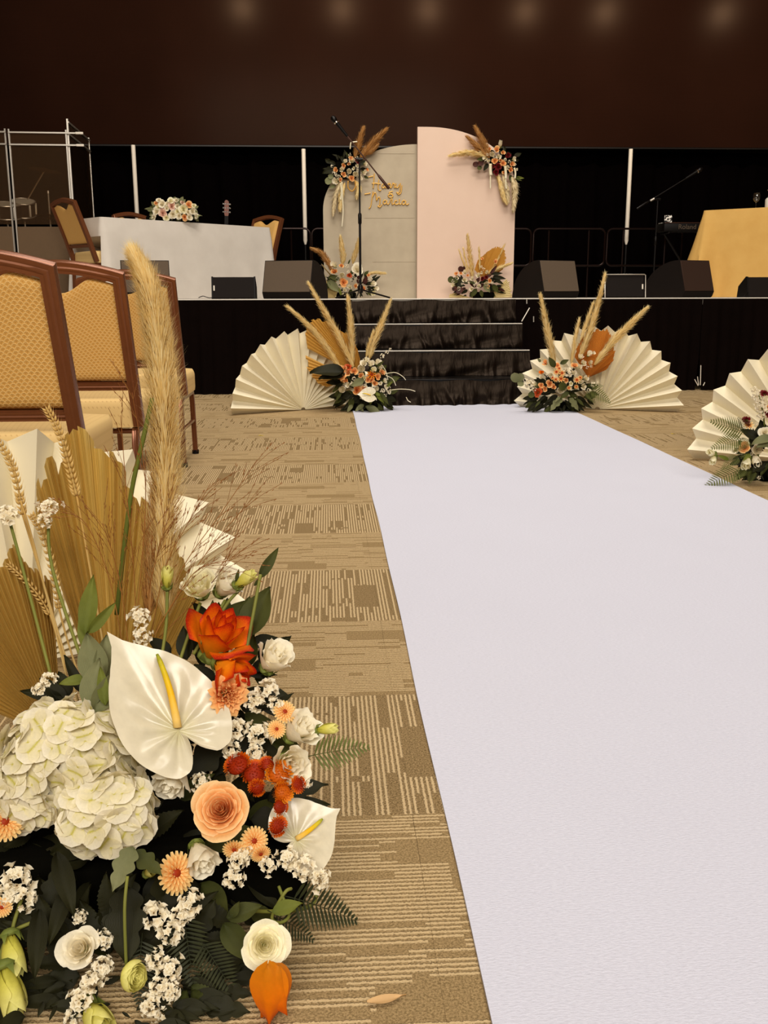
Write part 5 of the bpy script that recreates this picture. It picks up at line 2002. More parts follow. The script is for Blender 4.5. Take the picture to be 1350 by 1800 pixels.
y1 = PYG - .09
a1 = backdrop_arr('flower spray with two brown plumes on the upper shoulder of the grey panel', 608, 300, PYG - .01, 21, False)
a1.part('foam_base', MB().box((0, 0, 0), (.20, .05, .16), bev=.015).mesh('foam_base', 'foam'), T3((P(608, 300, PYG).x, PYG - .028, P(608, 300, PYG).z)))
blooms(a1, y1, [pk(W_, 606, 284, 9, 0, .5), pk(PE, 604, 291, 10), pk(W_, 619, 283, 12, .1, .3), pk(DR, 629, 283, 11, .3, .3), pk(W_, 600, 298, 10), pk(RA, 614, 301, 10), pk(PE, 604, 306, 11), pk(RA, 625, 306, 10), pk(CA, 618, 313, 12), pk(PE, 590, 299, 10, -.3),
                 pk(W_, 628, 291, 8), pk(W_, 632, 311, 9, .4), pk(W_, 592, 318, 15, -.2, -.2), pk(PE, 598, 316, 8), pk(PE, 617, 278, 10, 0, .7), pk(W_, 642, 288, 9, .6, .1), pk(W_, 640, 303, 10, .6, -.1), pk(W_, 633, 313, 8, .5, -.3), pk(PE, 613, 288, 7), pk(W_, 622, 296, 7), pk(OR, 645, 298, 7, .6, 0)])
for (x, y, s_) in ((587, 304, 7), (591, 308, 6), (596, 310, 6), (629, 299, 6), (615, 272, 6), (627, 277, 6), (583, 292, 6), (611, 310, 6)):
    a1.statice(x, y, y1, s_, n=10)
for (k, m, x0, y0, x1, y1_, tl) in (('broad', 'leaf_dark', 588, 296, 566, 304, (0, .3)), ('broad', 'leaf_dark', 590, 290, 578, 282, (0, .2)), ('lance', 'leaf_dark', 600, 280, 594, 272, (0, 0)), ('lance', 'leaf_dark', 604, 278, 606, 264, (0, 0)), ('round', 'leaf_grey', 586, 308, 577, 312, (0, .2)),
                                   ('round', 'leaf_grey', 583, 314, 572, 322, (0, .2)), ('broad', 'leaf_mid', 640, 310, 648, 314, (0, .2)), ('lance', 'leaf_mid', 612, 276, 608, 266, (0, 0)), ('broad', 'leaf_dark', 630, 290, 644, 282, (0, .2)), ('broad', 'leaf_grey', 590, 326, 578, 330, (0, 0))):
    a1.leafpx(k, m, x0, y0, x1, y1_, y1 + .02, y1 + .01, tl)
for i, (pts, wd, mt) in enumerate(((((624, 275), (629, 260), (633, 245), (638, 228)), .050, 'pampas_brown'), (((634, 278), (646, 262), (660, 246), (677, 229)), .058, 'pampas_brown'), (((640, 272), (650, 266), (660, 258)), .03, 'pampas_brown'),
                                   (((600, 318), (592, 338), (588, 356), (586, 372)), .03, 'pampas_cream'), (((606, 322), (600, 345), (598, 365)), .03, 'pampas'), (((624, 318), (630, 330), (628, 342)), .03, 'pampas'))):
    a1.plume([P(x, y, y1 + .02) for x, y in pts], wd, 700, mt, .075, .15, .0028, seed=50 + i)
for pts in (((601, 320), (602, 345), (603, 372), (601, 400)), ((598, 322), (600, 336), (599, 352))):
    a1.stem([P(x, y, y1 - .005) for x, y in pts], .007, 'amaranth', 'hanging_tassel')
a1.stem([P(612, 318, y1), P(612, 330, y1), P(619, 336, y1), P(625, 328, y1), P(624, 318, y1)], .007, 'palm_ochre', 'dried_loop')
a1.foliage(36, 610, 300, 32, 28, y1 + .04, .03, [('broad', 'leaf_dark'), ('lance', 'leaf_dark')], 13, 15)
# the white L-shaped piece of tape at the top of the spray
a1.stem([P(615.5, 262, y1 - .02), P(616.5, 252, y1 - .02), P(619, 250, y1 - .02), P(628, 249, y1 - .02)], .006, 'amaranth', 'white_wire')

y2 = PYP - .09
a2 = backdrop_arr('flower spray with three brown plumes on the shoulder of the pink panel', 878, 285, PYP - .01, 22, False)
a2.part('foam_base', MB().box((0, 0, 0), (.20, .05, .16), bev=.015).mesh('foam_base', 'foam'), T3((P(878, 290, PYP).x, PYP - .028, P(878, 290, PYP).z)))
blooms(a2, y2, [pk(RA, 865, 271, 10), pk(PE, 873, 263, 13, 0, .4), pk(W_, 876, 275, 11), pk(W_, 853, 278, 10, -.4), pk(('lisianthus', 'bud', 'rose_white'), 879, 254, 7, .1, .9), pk(CA, 870, 283, 12), pk(CA, 884, 287, 12), pk(DR, 876, 293, 14), pk(DR, 872, 303, 12),
                pk(W_, 891, 295, 9), pk(PE, 900, 288, 11, .4), pk(W_, 903, 280, 9, .5), pk(OR, 898, 298, 10, .4), pk(PE, 884, 268, 9, .2, .2), pk(DR, 893, 273, 11, .3), pk(PE, 860, 262, 8, -.2, .4), pk(W_, 908, 298, 6, .7), pk(DR, 866, 293, 9), pk(PE, 886, 303, 9), pk(W_, 859, 283, 7), pk(PE, 880, 282, 8)])
for (x, y, s_) in ((869, 276, 6), (895, 284, 6), (905, 290, 6), (856, 272, 6), (888, 280, 6)):
    a2.statice(x, y, y2, s_, n=10)
for (k, m, x0, y0, x1, y1_, tl) in (('round', 'leaf_bronze', 841, 288, 831, 290, (0, .2)), ('round', 'leaf_bronze', 850, 286, 840, 288, (0, .2)), ('round', 'leaf_mid', 846, 292, 840, 298, (0, .2)), ('broad', 'leaf_mid', 850, 280, 838, 280, (0, .2)), ('broad', 'leaf_dark', 858, 288, 850, 300, (0, .2)),
                                   ('broad', 'leaf_dark', 888, 270, 900, 270, (0, .2)), ('lance', 'leaf_mid', 902, 310, 918, 318, (0, .2)), ('broad', 'leaf_mid', 896, 308, 902, 322, (0, .2)), ('lance', 'leaf_green', 905, 312, 922, 313, (0, .2))):
    a2.leafpx(k, m, x0, y0, x1, y1_, y2 + .02, y2 + .01, tl)
for i, (pts, wd, mt) in enumerate(((((862, 272), (852, 255), (845, 242), (837, 226)), .046, 'pampas_brown'), (((860, 276), (846, 264), (836, 254), (824, 243)), .046, 'pampas_brown'), (((856, 275), (835, 270), (815, 269), (794, 273)), .042, 'pampas'),
                                   (((874, 305), (880, 325), (885, 345), (888, 352)), .03, 'pampas'), (((884, 308), (890, 330), (893, 350)), .03, 'pampas_cream'), (((900, 312), (904, 326), (905, 345), (903, 366)), .045, 'pampas_cream'))):
    a2.plume([P(x, y, y2 + .02) for x, y in pts], wd, 700, mt, .075, .15, .0028, seed=60 + i)
for pts, r in ((((862, 288), (862, 300), (863, 308)), .016), (((862, 308), (862, 320), (862, 332)), .007), (((888, 292), (889, 305), (889, 314)), .013), (((889, 314), (889, 324), (890, 332)), .008), (((904, 295), (906, 304), (905, 314)), .009)):
    a2.stem([P(x, y, y2 - .015) for x, y in pts], r, 'amaranth', 'hanging_tassel')
a2.foliage(36, 880, 285, 28, 24, y2 + .04, .03, [('broad', 'leaf_dark'), ('lance', 'leaf_dark'), ('broad', 'leaf_bronze')], 13, 16)

y3 = 9.62
a3 = backdrop_arr('flower spray with a big white rose standing at the foot of the grey panel', 612, 523, y3, 23, True)
a3.foam(612, y3, .20, .12, .06)
blooms(a3, y3 - .08, [pk(('rose', 'garden', 'rose_white'), 628, 474, 24, .1, .3), pk(('lisianthus', 'lisi', 'rose_white'), 588, 466, 16, -.3, .5), pk(PE, 600, 467, 10, 0, .4), pk(RA, 601, 484, 11), pk(('carnation', 'carn', 'carnation_red'), 614, 484, 10), pk(CA, 604, 496, 18), pk(W_, 615, 505, 10),
                      pk(PE, 625, 503, 9), pk(('rose', 'rose', 'carnation'), 639, 508, 10), pk(W_, 606, 510, 8), pk(W_, 593, 490, 9), pk(W_, 604, 518, 7, 0, -.2), pk(W_, 655, 498, 12, .5, .3), pk(W_, 660, 507, 11, .7, 0), pk(('lisianthus', 'lisi', 'rose_cream'), 656, 515, 11, .6, -.2), pk(OR, 588, 478, 13, -.2, .5), pk(PE, 648, 484, 8, .3, .5),
                      pk(W_, 632, 501, 8), pk(W_, 571, 486, 7, -.6)])
for (x, y, s_) in ((622, 487, 6), (626, 490, 5), (632, 493, 5), (618, 492, 5), (652, 490, 7), (610, 468, 8), (612, 478, 6)):
    a3.statice(x, y, y3 - .09, s_, n=10)
a3.palm((590, 524), [(565, 523), (566, 505), (565, 490), (572, 492), (584, 498), (594, 510)], y3 - .06, 'palm_cream', .006, label='cream palm leaf')
a3.palm((590, 492), [(564, 462), (568, 470), (580, 484)], y3 - .05, 'palm_cream', .01)
for (k, m, x0, y0, x1, y1_, tl) in (('broad', 'leaf_grey', 575, 494, 598, 513, (0, .4)), ('broad', 'leaf_mid', 580, 498, 570, 510, (0, .3)), ('broad', 'leaf_bronze', 640, 500, 645, 484, (0, .1)), ('broad', 'leaf_bronze', 632, 500, 630, 482, (0, .1)), ('broad', 'leaf_mid', 646, 512, 652, 520, (0, .3)),
                                   ('lance', 'leaf_mid', 612, 464, 616, 455, (0, 0)), ('lance', 'leaf_green', 600, 520, 596, 505, (0, 0)), ('broad', 'leaf_mid', 598, 492, 578, 485, (0, .4))):
    a3.leafpx(k, m, x0, y0, x1, y1_, y3 - .08, y3 - .09, tl)
for i, (pts, wd, mt) in enumerate(((((586, 478), (576, 460), (566, 446), (551, 438)), .040, 'pampas_brown'), (((602, 465), (603, 450), (601, 436), (599, 420)), .038, 'pampas'), (((620, 463), (623, 450), (627, 438), (630, 424)), .030, 'pampas'), (((640, 485), (655, 480), (672, 480)), .012, 'pampas'))):
    a3.plume([P(x, y, y3 - .03) for x, y in pts], wd, 700, mt, .07, .15, .0028, seed=70 + i)
a3.foliage(60, 618, 503, 44, 22, y3 - .06, .03, [('broad', 'leaf_dark'), ('lance', 'leaf_dark'), ('broad', 'leaf_mid')], 14, 17)

y4 = 9.58
a4 = backdrop_arr('flower spray with an ochre palm leaf standing at the foot of the pink panel', 840, 524, y4, 24, True)
a4.foam(842, y4, .20, .12, .06)
blooms(a4, y4 - .08, [pk(W_, 841, 484, 10, 0, .3), pk(W_, 847, 479, 6), pk(W_, 855, 478, 7), pk(RA, 855, 499, 9), pk(W_, 841, 503, 9), pk(W_, 829, 508, 9), pk(W_, 816, 492, 11), pk(W_, 830, 490, 9, 0, .4), pk(('carnation', 'carn', 'carnation'), 802, 481, 8, -.4), pk(PE, 861, 493, 9), pk(PE, 858, 503, 8), pk(W_, 817, 479, 9, 0, .4),
                      pk(W_, 797, 502, 10, -.5), pk(PE, 810, 480, 7), pk(W_, 803, 488, 8), pk(PE, 871, 460, 9, .1, .3), pk(PE, 848, 455, 6, 0, .5), pk(W_, 836, 495, 7), pk(DR, 848, 490, 9), pk(DR, 855, 487, 8), pk(W_, 806, 508, 8), pk(PE, 822, 484, 6)])
for (x, y, s_) in ((850, 473, 6), (846, 469, 5), (824, 497, 5), (834, 501, 5), (812, 499, 5), (796, 494, 6), (865, 497, 5)):
    a4.statice(x, y, y4 - .09, s_, n=10)
a4.palm((846, 488), [(834, 474), (839, 458), (850, 448), (858, 440), (872, 434), (884, 434), (889, 445), (889, 460), (884, 474), (872, 482)], y4 - .03, 'palm_ochre', .005, label='ochre dried palm leaf')
a4.palm((852, 524), [(892, 489), (896, 500), (899, 512), (900, 523)], y4 - .03, 'palm_cream', .008, label='cream palm leaf')
a4.palm((830, 524), [(789, 523), (790, 517), (800, 515)], y4 - .05, 'palm_cream', .008)
for (k, m, x0, y0, x1, y1_, tl) in (('round', 'leaf_mid', 795, 486, 790, 497, (0, .1)), ('round', 'leaf_mid', 800, 487, 801, 498, (0, .1)), ('round', 'leaf_bronze', 812, 478, 808, 468, (0, 0)), ('round', 'leaf_bronze', 816, 474, 815, 468, (0, 0)), ('round', 'leaf_bronze', 800, 512, 814, 508, (0, .3)), ('round', 'leaf_bronze', 795, 510, 803, 505, (0, .3)),
                                   ('round', 'leaf_dark', 803, 502, 812, 494, (0, .1)), ('lance', 'leaf_dark', 868, 490, 886, 500, (0, .2)), ('lance', 'leaf_dark', 866, 486, 890, 490, (0, .2)), ('lance', 'leaf_dark', 864, 482, 884, 480, (0, .2)), ('broad', 'leaf_mid', 866, 500, 876, 515, (0, .2)), ('broad', 'leaf_mid', 838, 508, 828, 522, (0, .3)),
                                   ('broad', 'leaf_mid', 845, 510, 848, 523, (0, .3)), ('broad', 'leaf_grey', 850, 500, 862, 514, (0, .3)), ('lance', 'leaf_bronze', 862, 482, 874, 466, (0, .1))):
    a4.leafpx(k, m, x0, y0, x1, y1_, y4 - .08, y4 - .09, tl)
for i, (pts, wd, mt) in enumerate(((((830, 488), (828, 465), (825, 440), (822, 416)), .040, 'pampas'), (((858, 482), (872, 462), (886, 432)), .016, 'pampas'), (((860, 484), (876, 472), (896, 464)), .022, 'pampas'), (((822, 480), (814, 460), (808, 443)), .007, 'pampas'), (((824, 478), (818, 456), (815, 440)), .007, 'pampas'), (((843, 475), (843, 455), (842, 438)), .012, 'pampas'))):
    a4.plume([P(x, y, y4 - .04) for x, y in pts], wd, 600 if wd > .02 else 160, mt, .06, .15, .0025, seed=80 + i)
a4.foliage(60, 838, 506, 42, 20, y4 - .06, .03, [('broad', 'leaf_dark'), ('lance', 'leaf_dark'), ('broad', 'leaf_bronze'), ('broad', 'leaf_mid')], 14, 18)

# ================================================================== centrepiece on the white table
tq = G(306, 391, 1.637)
ctr = LTAB[0] + LTAB[1] * (LTAB[3] * .42) + LTAB[2] * .14
a5 = Arr('flower_centrepiece', 'low dome of blush and cream roses on the white draped table', (ctr.x, ctr.y, 1.6355), None, False, 25)
yT = ctr.y
a5.foam(306, yT, .26, .12, .06)
for (x, y, s_, mt, b, c) in ((285, 358, 15, 'rose_white', -.2, .5), (300, 353, 12, 'rose_cream', 0, .6), (302, 362, 15, 'rose_pink', 0, .2), (323, 367, 18, 'rose_cream', .2, .1), (332, 360, 13, 'rose_peach', .3, .4), (339, 371, 14, 'rose_white', .5, .1), (275, 372, 14, 'rose_white', -.4, .1),
                             (286, 375, 16, 'rose_pink', -.1, 0), (304, 377, 15, 'rose_white', 0, -.1), (315, 380, 11, 'rose_white', .1, -.1), (325, 382, 12, 'rose_peach', .2, -.1), (333, 382, 11, 'rose_white', .3, -.1), (279, 352, 9, 'rose_white', -.3, .6), (312, 362, 11, 'rose_white', 0, .3), (293, 366, 10, 'rose_white', 0, .2),
                             (274, 357, 8, 'rose_peach', -.4, .4), (345, 380, 9, 'rose_white', .6, 0), (292, 383, 11, 'rose_cream', -.1, -.2), (270, 382, 10, 'rose_white', -.5, 0), (278, 364, 10, 'rose_cream', -.3, .2), (312, 372, 11, 'rose_cream', 0, 0), (331, 373, 10, 'rose_white', .3, 0), (310, 352, 10, 'rose_white', 0, .6), (321, 356, 9, 'rose_pink', .1, .5), (294, 358, 9, 'rose_white', -.1, .4), (341, 362, 9, 'rose_cream', .5, .3)):
    a5.bloom('rose', 'garden', mt, x, y, yT - .08, s_ * 1.08, b, c)
for (x0, y0, x1, y1_) in ((313, 358, 312, 347), (316, 358, 322, 345), (320, 358, 326, 350), (272, 362, 266, 354), (270, 368, 265, 366), (343, 366, 349, 362), (343, 370, 348, 374), (270, 378, 262, 378), (272, 382, 262, 384), (304, 350, 309, 346), (344, 384, 350, 378), (310, 364, 313, 352), (318, 364, 316, 354)):
    a5.leafpx('lance', 'leaf_grey', x0, y0, x1, y1_, yT - .08, yT - .08, (0, .1), wide=2)
a5.foliage(46, 306, 373, 40, 16, yT - .03, .03, [('broad', 'leaf_grey'), ('lance', 'leaf_grey'), ('broad', 'leaf_mid')], 13, 19)

# ================================================================== microphone stands
def tripod(o, r, mat='black_metal'):
    for k in range(3):
        a = 2 * PI * k / 3 + .35
        link('leg', MB().tube([(0, 0, .085), (r * math.cos(a), r * math.sin(a), .008)], .008, 8).mesh('leg', mat), o)
    link('leg_hub', MB().lathe([(0, .05), (.022, .05), (.026, .07), (.026, .11), (.018, .125), (0, .125)], 12).mesh('leg_hub', mat), o)


def mic_stand(label, bx, Y, ztop_px, tip, tail, mat, boom, zstage=ST, dy=-.0):
    q = P(bx, 500, Y)
    o = thing('microphone_stand', label, 'microphone stand', (q.x, Y, zstage), 0)
    zt_ = P(bx, ztop_px, Y).z - zstage
    tripod(o, .30)
    link('lower_pole', MB().tube([(0, 0, .1), (0, 0, zt_ * .58)], .0115, 10).mesh('lower_pole', mat), o)
    link('grip_clutch', MB().lathe([(.011, 0), (.017, .012), (.017, .085), (.0125, .10), (.0085, .102)], 12, T3((0, 0, zt_ * .58 - .05))).mesh('grip_clutch', mat), o)
    link('upper_pole', MB().tube([(0, 0, zt_ * .58), (0, 0, zt_)], .008, 10).mesh('upper_pole', mat), o)
    a, b = P(tip[0], tip[1], Y + dy) - o.location, P(tail[0], tail[1], Y - .02) - o.location
    link('boom_arm', MB().tube([a, b], .0065, 8).mesh('boom_arm', boom), o)
    d = (b - a).normalized()
    link('counterweight', MB().tube([b - d * .16, b - d * .14, b - d * .01, b], [.008, .0125, .0135, .010], 10).mesh('counterweight', boom), o, label='brown counterweight end' if boom == 'boom_brown' else None)
    link('boom_clamp', MB().tube([Vector((-.03, .0, zt_)), Vector((.03, 0, zt_))], .016, 10).tube([Vector((0, .03, zt_)), Vector((0, -.045, zt_))], .010, 10).mesh('boom_clamp', mat), o)
    return o, a + o.location, d


o, tip, d = mic_stand('tall black microphone stand with a boom, in front of the grey panel', 633.5, 9.25, 280, (611, 240), (684, 332), 'black_metal', 'boom_brown')


def microphone(label, p, d):
    m = thing('microphone', label, 'microphone', p)
    q = zframe(d)
    link('handle', MB().lathe([(0, 0), (.010, .004), (.012, .02), (.017, .14), (.019, .15), (0, .15)], 14, q).mesh('handle', 'black_plastic'), m)
    link('collar_ring', MB().lathe([(.019, .15), (.024, .153), (.024, .163), (.019, .166)], 14, q).mesh('collar_ring', 'chrome'), m, label='bright ring')
    link('grille', MB().lathe([(.019, .166), (.026, .185), (.025, .205), (.014, .222), (0, .226)], 14, q).mesh('grille', 'black_metal'), m)


microphone('black microphone at the top of the boom stand before the grey panel', tip - d * -.002, -d)
o, tip, d = mic_stand('dark microphone stand with a slanted boom in the shadow near the keyboard', 1148, 11.4, 350, (1205, 314), (1119, 367), 'black_metal', 'black_metal')
link('bright_clamp', MB().tube([P(1143, 353, 11.36) - o.location, P(1150, 349, 11.36) - o.location], .014, 8).mesh('bright_clamp', 'aluminium'), o, label='bright clamp')
microphone('dark microphone on the slanted boom near the keyboard', tip, -d)

# ================================================================== keyboard on its stand
KYd = 11.7
kx0, kx1 = P(1168, 392, KYd).x, P(1262, 392, KYd).x
kz = P(1190, 391, KYd).z
kb = thing('keyboard', 'black stage keyboard in the shadow left of the gold table', 'keyboard', ((kx0 + kx1) / 2, KYd, kz))
wk = kx1 - kx0
link('case', MB().box((0, .15, -.05), (wk, .30, .10), bev=.01, seg=2).mesh('case', 'black_plastic'), kb)
link('rear_trim', MB().box((0, -.003, -.004), (wk, .008, .010), bev=.002).mesh('rear_trim', 'boom_brown'), kb, label='reddish trim line')
tx = bpy.data.curves.new('maker_lettering', 'FONT')
tx.body = 'Roland'
tx.size = .078
tx.extrude = .001
tx.align_x = 'CENTER'
tx.materials.append(MATS['speaker_face'])
_f = bpy.data.objects.new('lettering_source', tx)
COL.objects.link(_f)
bpy.context.view_layer.update()
_me = bpy.data.meshes.new_from_object(_f)
bpy.data.objects.remove(_f)
to = link('maker_lettering', _me, kb, T3((P(1208, 400, KYd).x - kb.location.x, -.0015, -.075)) @ Matrix.Rotation(PI / 2, 4, 'X'))
for k in range(22):
    link('white_key', MB().box((-wk / 2 + .04 + k * (wk - .08) / 21, .245, .004), ((wk - .08) / 21 - .002, .10, .012)).mesh('white_key', 'porcelain'), kb) if k < 22 else None
ks = thing('keyboard_stand', 'black crossed stand carrying the keyboard', 'stand', ((kx0 + kx1) / 2, KYd + .15, ST))
hz = kz - .10 - ST
for s in (-1, 1):
    link('cross_leg', MB().tube([(s * wk * .4, .03 * s, .012), (-s * wk * .4, .03 * s, hz - .014)], .014, 8).mesh('cross_leg', 'black_metal'), ks)
for z_ in (.012, hz - .014):
    for s in (-1, 1):
        link('cross_bar', MB().tube([(s * wk * .4, -.14, z_), (s * wk * .4, .14, z_)], .012, 8).mesh('cross_bar', 'black_metal'), ks)
# the small bright screen propped on the keyboard
p0, p1 = P(1168, 387, KYd + .05), P(1181.5, 378, KYd + .05)
ph = thing('phone', 'small phone propped on the keyboard, its pale screen broken by dark shapes', 'phone', ((p0.x + p1.x) / 2, KYd + .05, kz + .0005))
hw_, hh_ = (p1.x - p0.x), (p1.z - kz)
link('phone_body', MB().box((0, .006, hh_ / 2), (hw_ + .006, .009, hh_), bev=.003).mesh('phone_body', 'black_plastic'), ph)
t = NT('phone_screen')
cc = t.ramp(t.noise(38, t.obj(), 1), [(.44, (20, 16, 14)), (.5, (210, 200, 186)), (.62, (225, 218, 205))], 'CONSTANT')
t.set(t.b.inputs['Base Color'], cc)
t.set(t.b.inputs['Emission Color'], cc)
t.b.inputs['Emission Strength'].default_value = .35
link('phone_screen', MB().box((0, .001, hh_ / 2), (hw_, .003, hh_ - .008)).mesh('phone_screen', t.m), ph)

# ================================================================== things on the gold table
gq = G(1325, 366, zr)
gp = qa + ex2 * ((gq - qa).dot(ex2)) + ey2 * .12
wg = thing('wine_glass', 'stemmed wine glass on the gold draped table', 'glass', (gp.x, gp.y, zr + .001))
link('bowl', MB().lathe([(.004, .066), (.022, .075), (.036, .10), (.038, .125), (.031, .162), (.0295, .162), (.0365, .125), (.0345, .101), (.021, .078), (0, .071)], 24).mesh('bowl', 'clear_glass'), wg)
link('glass_stem', MB().lathe([(.0042, .004), (.0036, .03), (.0046, .068)], 12).mesh('glass_stem', 'clear_glass'), wg)
link('glass_foot', MB().lathe([(0, 0), (.033, 0), (.033, .002), (.006, .006), (0, .007)], 24).mesh('glass_foot', 'clear_glass'), wg)
vq = gp + ex2 * .17
vv = thing('vase', 'white shouldered vase on the gold draped table, cut by the picture edge', 'vase', (vq.x, vq.y, zr + .001))
link('vase_body', MB().lathe([(0, 0), (.075, 0), (.078, .01), (.078, .085), (.066, .10), (.055, .105), (.05, .118), (.044, .118), (.044, .02), (0, .02)], 24).mesh('vase_body', 'porcelain'), vv)
dr = join(('vsf',), [(daisy_petal('wheat'), Matrix.Rotation(2 * PI * k / 9, 4, 'Z') @ Matrix.Rotation(.5, 4, 'X')) for k in range(9)] + [(dome_raw('wheat', .3), Matrix.Identity(4))], 'dried_flower')
for dx, dz in ((-.045, .165), (.0, .19), (.05, .16), (-.02, .14)):
    link('dried_flower', dr, vv, zframe((dx * 4, -.5, 1), 0, (dx, -.01, dz), .03), 'gold dried flower head')
    link('dried_stalk', MB().tube([(dx * .4, 0, .03), (dx, -.008, dz)], .002, 5).mesh('dried_stalk', 'wheat'), vv)

# ================================================================== guitar on a stand behind the white table
gt = P(398, 352, 12.0)
gtr = thing('guitar', 'acoustic guitar standing upright behind the white table, its headstock showing', 'guitar', (gt.x - .05, 12.0, ST), R_(0))
hg = gt.z - ST
lean = Matrix.Rotation(R_(3), 4, 'Y')
body = []
for k in range(40):
    t_ = 2 * PI * k / 40
    z_ = .25 * math.cos(t_)
    w0 = .19 - .035 * (z_ / .25) - .055 * math.exp(-((z_ - .05) / .07) ** 2)
    body.append((w0 * math.sin(t_), .27 + z_))
sc = hg / 1.03
link('body', MB().prism(body, -.05, .05).recalc().mesh('body', 'wood_red', 30), gtr, lean)
link('neck', MB().sweep([(-.022, 0), (.022, 0), (.016, .018), (-.016, .018)], [(0, -.06, .45), (0, -.06, hg - .17)], (0, 1, 0)).mesh('neck', 'black_plastic'), gtr, lean)
link('headstock', MB().prism([(-.02, hg - .18), (-.027, hg - .15), (-.025, hg - .02), (-.01, hg), (.01, hg - .004), (.025, hg - .02), (.027, hg - .15), (.02, hg - .18)], -.062, -.046).recalc().mesh('headstock', 'wood_red', 30), gtr, lean)
for k in range(3):
    for s in (-1, 1):
        link('tuning_peg', MB().box((s * .035, -.056, hg - .135 + .045 * k), (.028, .012, .020), bev=.004).tube([(s * .014, -.064, hg - .135 + .045 * k), (s * .014, -.056, hg - .135 + .045 * k)], .008, 8).mesh('tuning_peg', 'chrome'), gtr, lean)
gs = thing('guitar_stand', 'small black stand under the upright guitar', 'stand', (gt.x - .05, 12.06, ST))
for a in (-.16, .16):
    link('leg', MB().tube([(0, .08, .35), (a, -.02, .008)], .009, 8).mesh('leg', 'black_metal'), gs)
link('leg', MB().tube([(0, .08, .35), (0, .26, .008)], .009, 8).mesh('leg', 'black_metal'), gs)

# ================================================================== drum shield: clear panels in slim frames
DY = 11.2
shz = P(80, 240, DY).z


def shield(x0, x1, Ya, Yb, top0, top1, label, ext=0):
    a, b = P(x0, 400, Ya), P(x1, 400, Yb)
    h = max(P(x0, top0, Ya).z, P(x1, top1, Yb).z) - ST
    o = thing('drum_shield_panel', label, 'screen', (a.x, a.y, ST), 0, 'clear panels round the drum kit')
    v = Vector((b.x - a.x, b.y - a.y, 0))
    L_ = v.length
    d = v.normalized()
    n = Vector((-d.y, d.x, 0))
    R = Matrix((d, n, Vector((0, 0, 1)))).transposed()
    o.rotation_euler = R.to_euler()
    link('clear_sheet', MB().box((L_ / 2, 0, h / 2 + .38), (L_ - .03, .008, h - .80)).mesh('clear_sheet', 'acrylic'), o)
    link('baffle', MB().box((L_ / 2, .0, .385), (L_ - .03, .04, .74), bev=.006).mesh('baffle', 'baffle'), o, label='brown sound baffle along the bottom')
    for x in (.0075, L_ - .0075):
        link('upright', MB().box((x, 0, h / 2), (.018, .022, h), bev=.003).mesh('upright', 'aluminium'), o)
    for dz in (.035, .155):
        link('top_rail', MB().box((L_ / 2 + ext / 2, -.014, h - dz), (L_ + ext, .012, .018), bev=.003).mesh('top_rail', 'aluminium'), o)
        if ext:
            link('rail_clip', MB().box((L_ + ext - .03, -.014, h - dz), (.08, .018, .024), bev=.004).mesh('rail_clip', 'white_paint'), o, label='white clip end')
    return o, h


shield(-135, 24, 10.9, 10.9, 226, 226, 'clear drum shield panel at the picture edge')
shield(28, 129, 10.9, 10.93, 227, 228, 'clear drum shield panel between two pale uprights, left of the white table', .16)
shield(131, 166, 10.95, 12.2, 228, 242, 'clear drum shield panel turned side-on, farthest along the shield')

# drums behind the shield
dk = P(15, 400, 12.2)


def drum(label, p, r, h, tilt, cat='drum'):
    o = thing('drum', label, cat, p, 0, 'drums behind the clear shield')
    o.rotation_euler = (tilt, 0, .3)
    link('shell', MB().lathe([(r * .97, 0), (r * .97, h)], 28).mesh('shell', 'drum_wrap'), o)
    link('head', MB().lathe([(0, h + .004), (r * .96, h + .004)], 28).mesh('head', 'drum_skin'), o)
    for z_ in (.0, h):
        link('rim', MB().tube([(r * math.cos(2 * PI * k / 28), r * math.sin(2 * PI * k / 28), z_) for k in range(28)], .008, 6, closed=True).mesh('rim', 'aluminium'), o)
    for k in range(6):
        a = 2 * PI * k / 6
        link('lug', MB().box((r * 1.01 * math.cos(a), r * 1.01 * math.sin(a), h / 2), (.02, .02, h * .85), rot=Matrix.Rotation(a, 3, 'Z'), bev=.004).mesh('lug', 'lit_white'), o)  # lugs coloured white to paint in the glints of chrome
    return o


def stand3(o, zt_, r=.2, mat='aluminium'):
    for k in range(3):
        a = 2 * PI * k / 3 + .5
        link('leg', MB().tube([(0, 0, .28), (r * math.cos(a), r * math.sin(a), .01)], .008, 6).mesh('leg', mat), o)
    link('pole', MB().tube([(0, 0, .03), (0, 0, zt_)], .011, 8).mesh('pole', mat), o)
    link('wing_nut', MB().box((.015, 0, zt_ * .6), (.05, .02, .025), bev=.006).mesh('wing_nut', mat), o)
    link('wing_nut', MB().lathe([(0, 0), (.018, 0), (.012, .03), (0, .035)], 10, T3((0, 0, zt_))).mesh('wing_nut', mat), o)


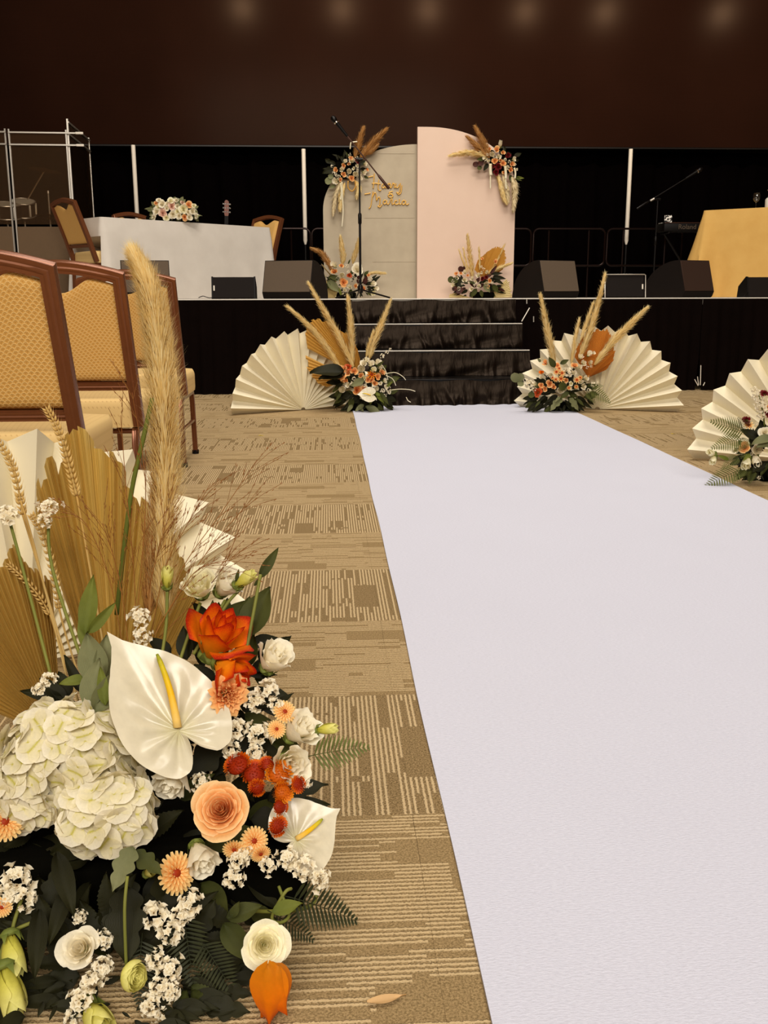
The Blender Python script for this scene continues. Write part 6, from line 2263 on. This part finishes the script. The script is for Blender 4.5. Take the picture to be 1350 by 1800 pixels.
for (px_, zpx, Y_, r, h, tl, lab) in ((12, 382, 12.2, .17, .15, .25, 'snare drum with chrome lugs behind the clear shield, at the picture edge'), (42, 378, 12.35, .14, .16, .35, 'tom drum with chrome lugs behind the clear shield, beside the double upright'),
                                      (-30, 384, 12.3, .2, .22, .2, 'floor tom behind the clear shield, outside the picture edge')):
    if px_ < 0:
        continue
    q = P(px_, zpx, Y_)
    drum(lab, q, r, h, tl)
    st_ = thing('drum_stand', 'chrome stand under the ' + ('snare drum' if px_ == 12 else 'tom drum') + ' behind the clear shield', 'stand', (q.x, q.y + .02, ST))
    stand3(st_, q.z - ST - .075, .22)
q = P(88, 383, 12.3)
hh = thing('hi_hat', 'hi-hat cymbal stand behind the clear shield, right of the drums', 'cymbal', (q.x, 12.3, ST))
stand3(hh, P(86, 340, 12.3).z - ST, .22)
for k, dz in enumerate((0, .03)):
    link('cymbal', MB().lathe([(.02, .02 if k else -.02), (.06, .012 if k else -.012), (.17, 0)], 28, T3((0, 0, q.z - ST + dz))).mesh('cymbal', 'brass'), hh)
q = P(53, 366, 12.4)
cy = thing('cymbal_stand', 'cymbal on a chrome boom stand behind the clear shield', 'cymbal', (P(38, 500, 12.4).x, 12.4, ST))
zz = P(40, 385, 12.4).z - ST
stand3(cy, zz, .24)
bt = P(79, 298, 12.4) - cy.location
link('boom_arm', MB().tube([(0, 0, zz), bt], .008, 8).mesh('boom_arm', 'chrome'), cy)
link('cymbal', MB().lathe([(.012, .02), (.05, .012), (.2, -.01)], 28, zframe((.2, -.2, 1), 0, bt)).mesh('cymbal', 'brass'), cy)

# ================================================================== small things on the carpet
q = G(680, 1760)
t_ = thing('fallen_petal', 'dry beige petal lying on the carpet near the aisle runner', 'petal', (q.x, q.y, .0015), R_(12))
t_.data  # an Empty
link('petal_blade', MB().grid(lambda u, v: ((v - .5) * .05, (u - .5) * .016 * math.sin(PI * min(1, v + .08)), .0008 + .004 * abs(u - .5) + .004 * (v - .5) ** 2), 4, 10).mesh('petal_blade', 'dry_petal', 180), t_)
for (x, y, lab) in ((459, 766, 'tiny yellow confetti scrap on the carpet left of the runner'), (1184, 763, 'tiny yellow confetti scrap on the carpet right of the runner')):
    q = G(x, y)
    thing('confetti', lab, 'confetti', (q.x, q.y, .001), .2, 'confetti scraps', me=MB().grid(lambda u, v: ((u - .5) * .03, (v - .5) * .02, .001 + .002 * math.sin(u * 5)), 3, 2).mesh('confetti', 'confetti', 180))
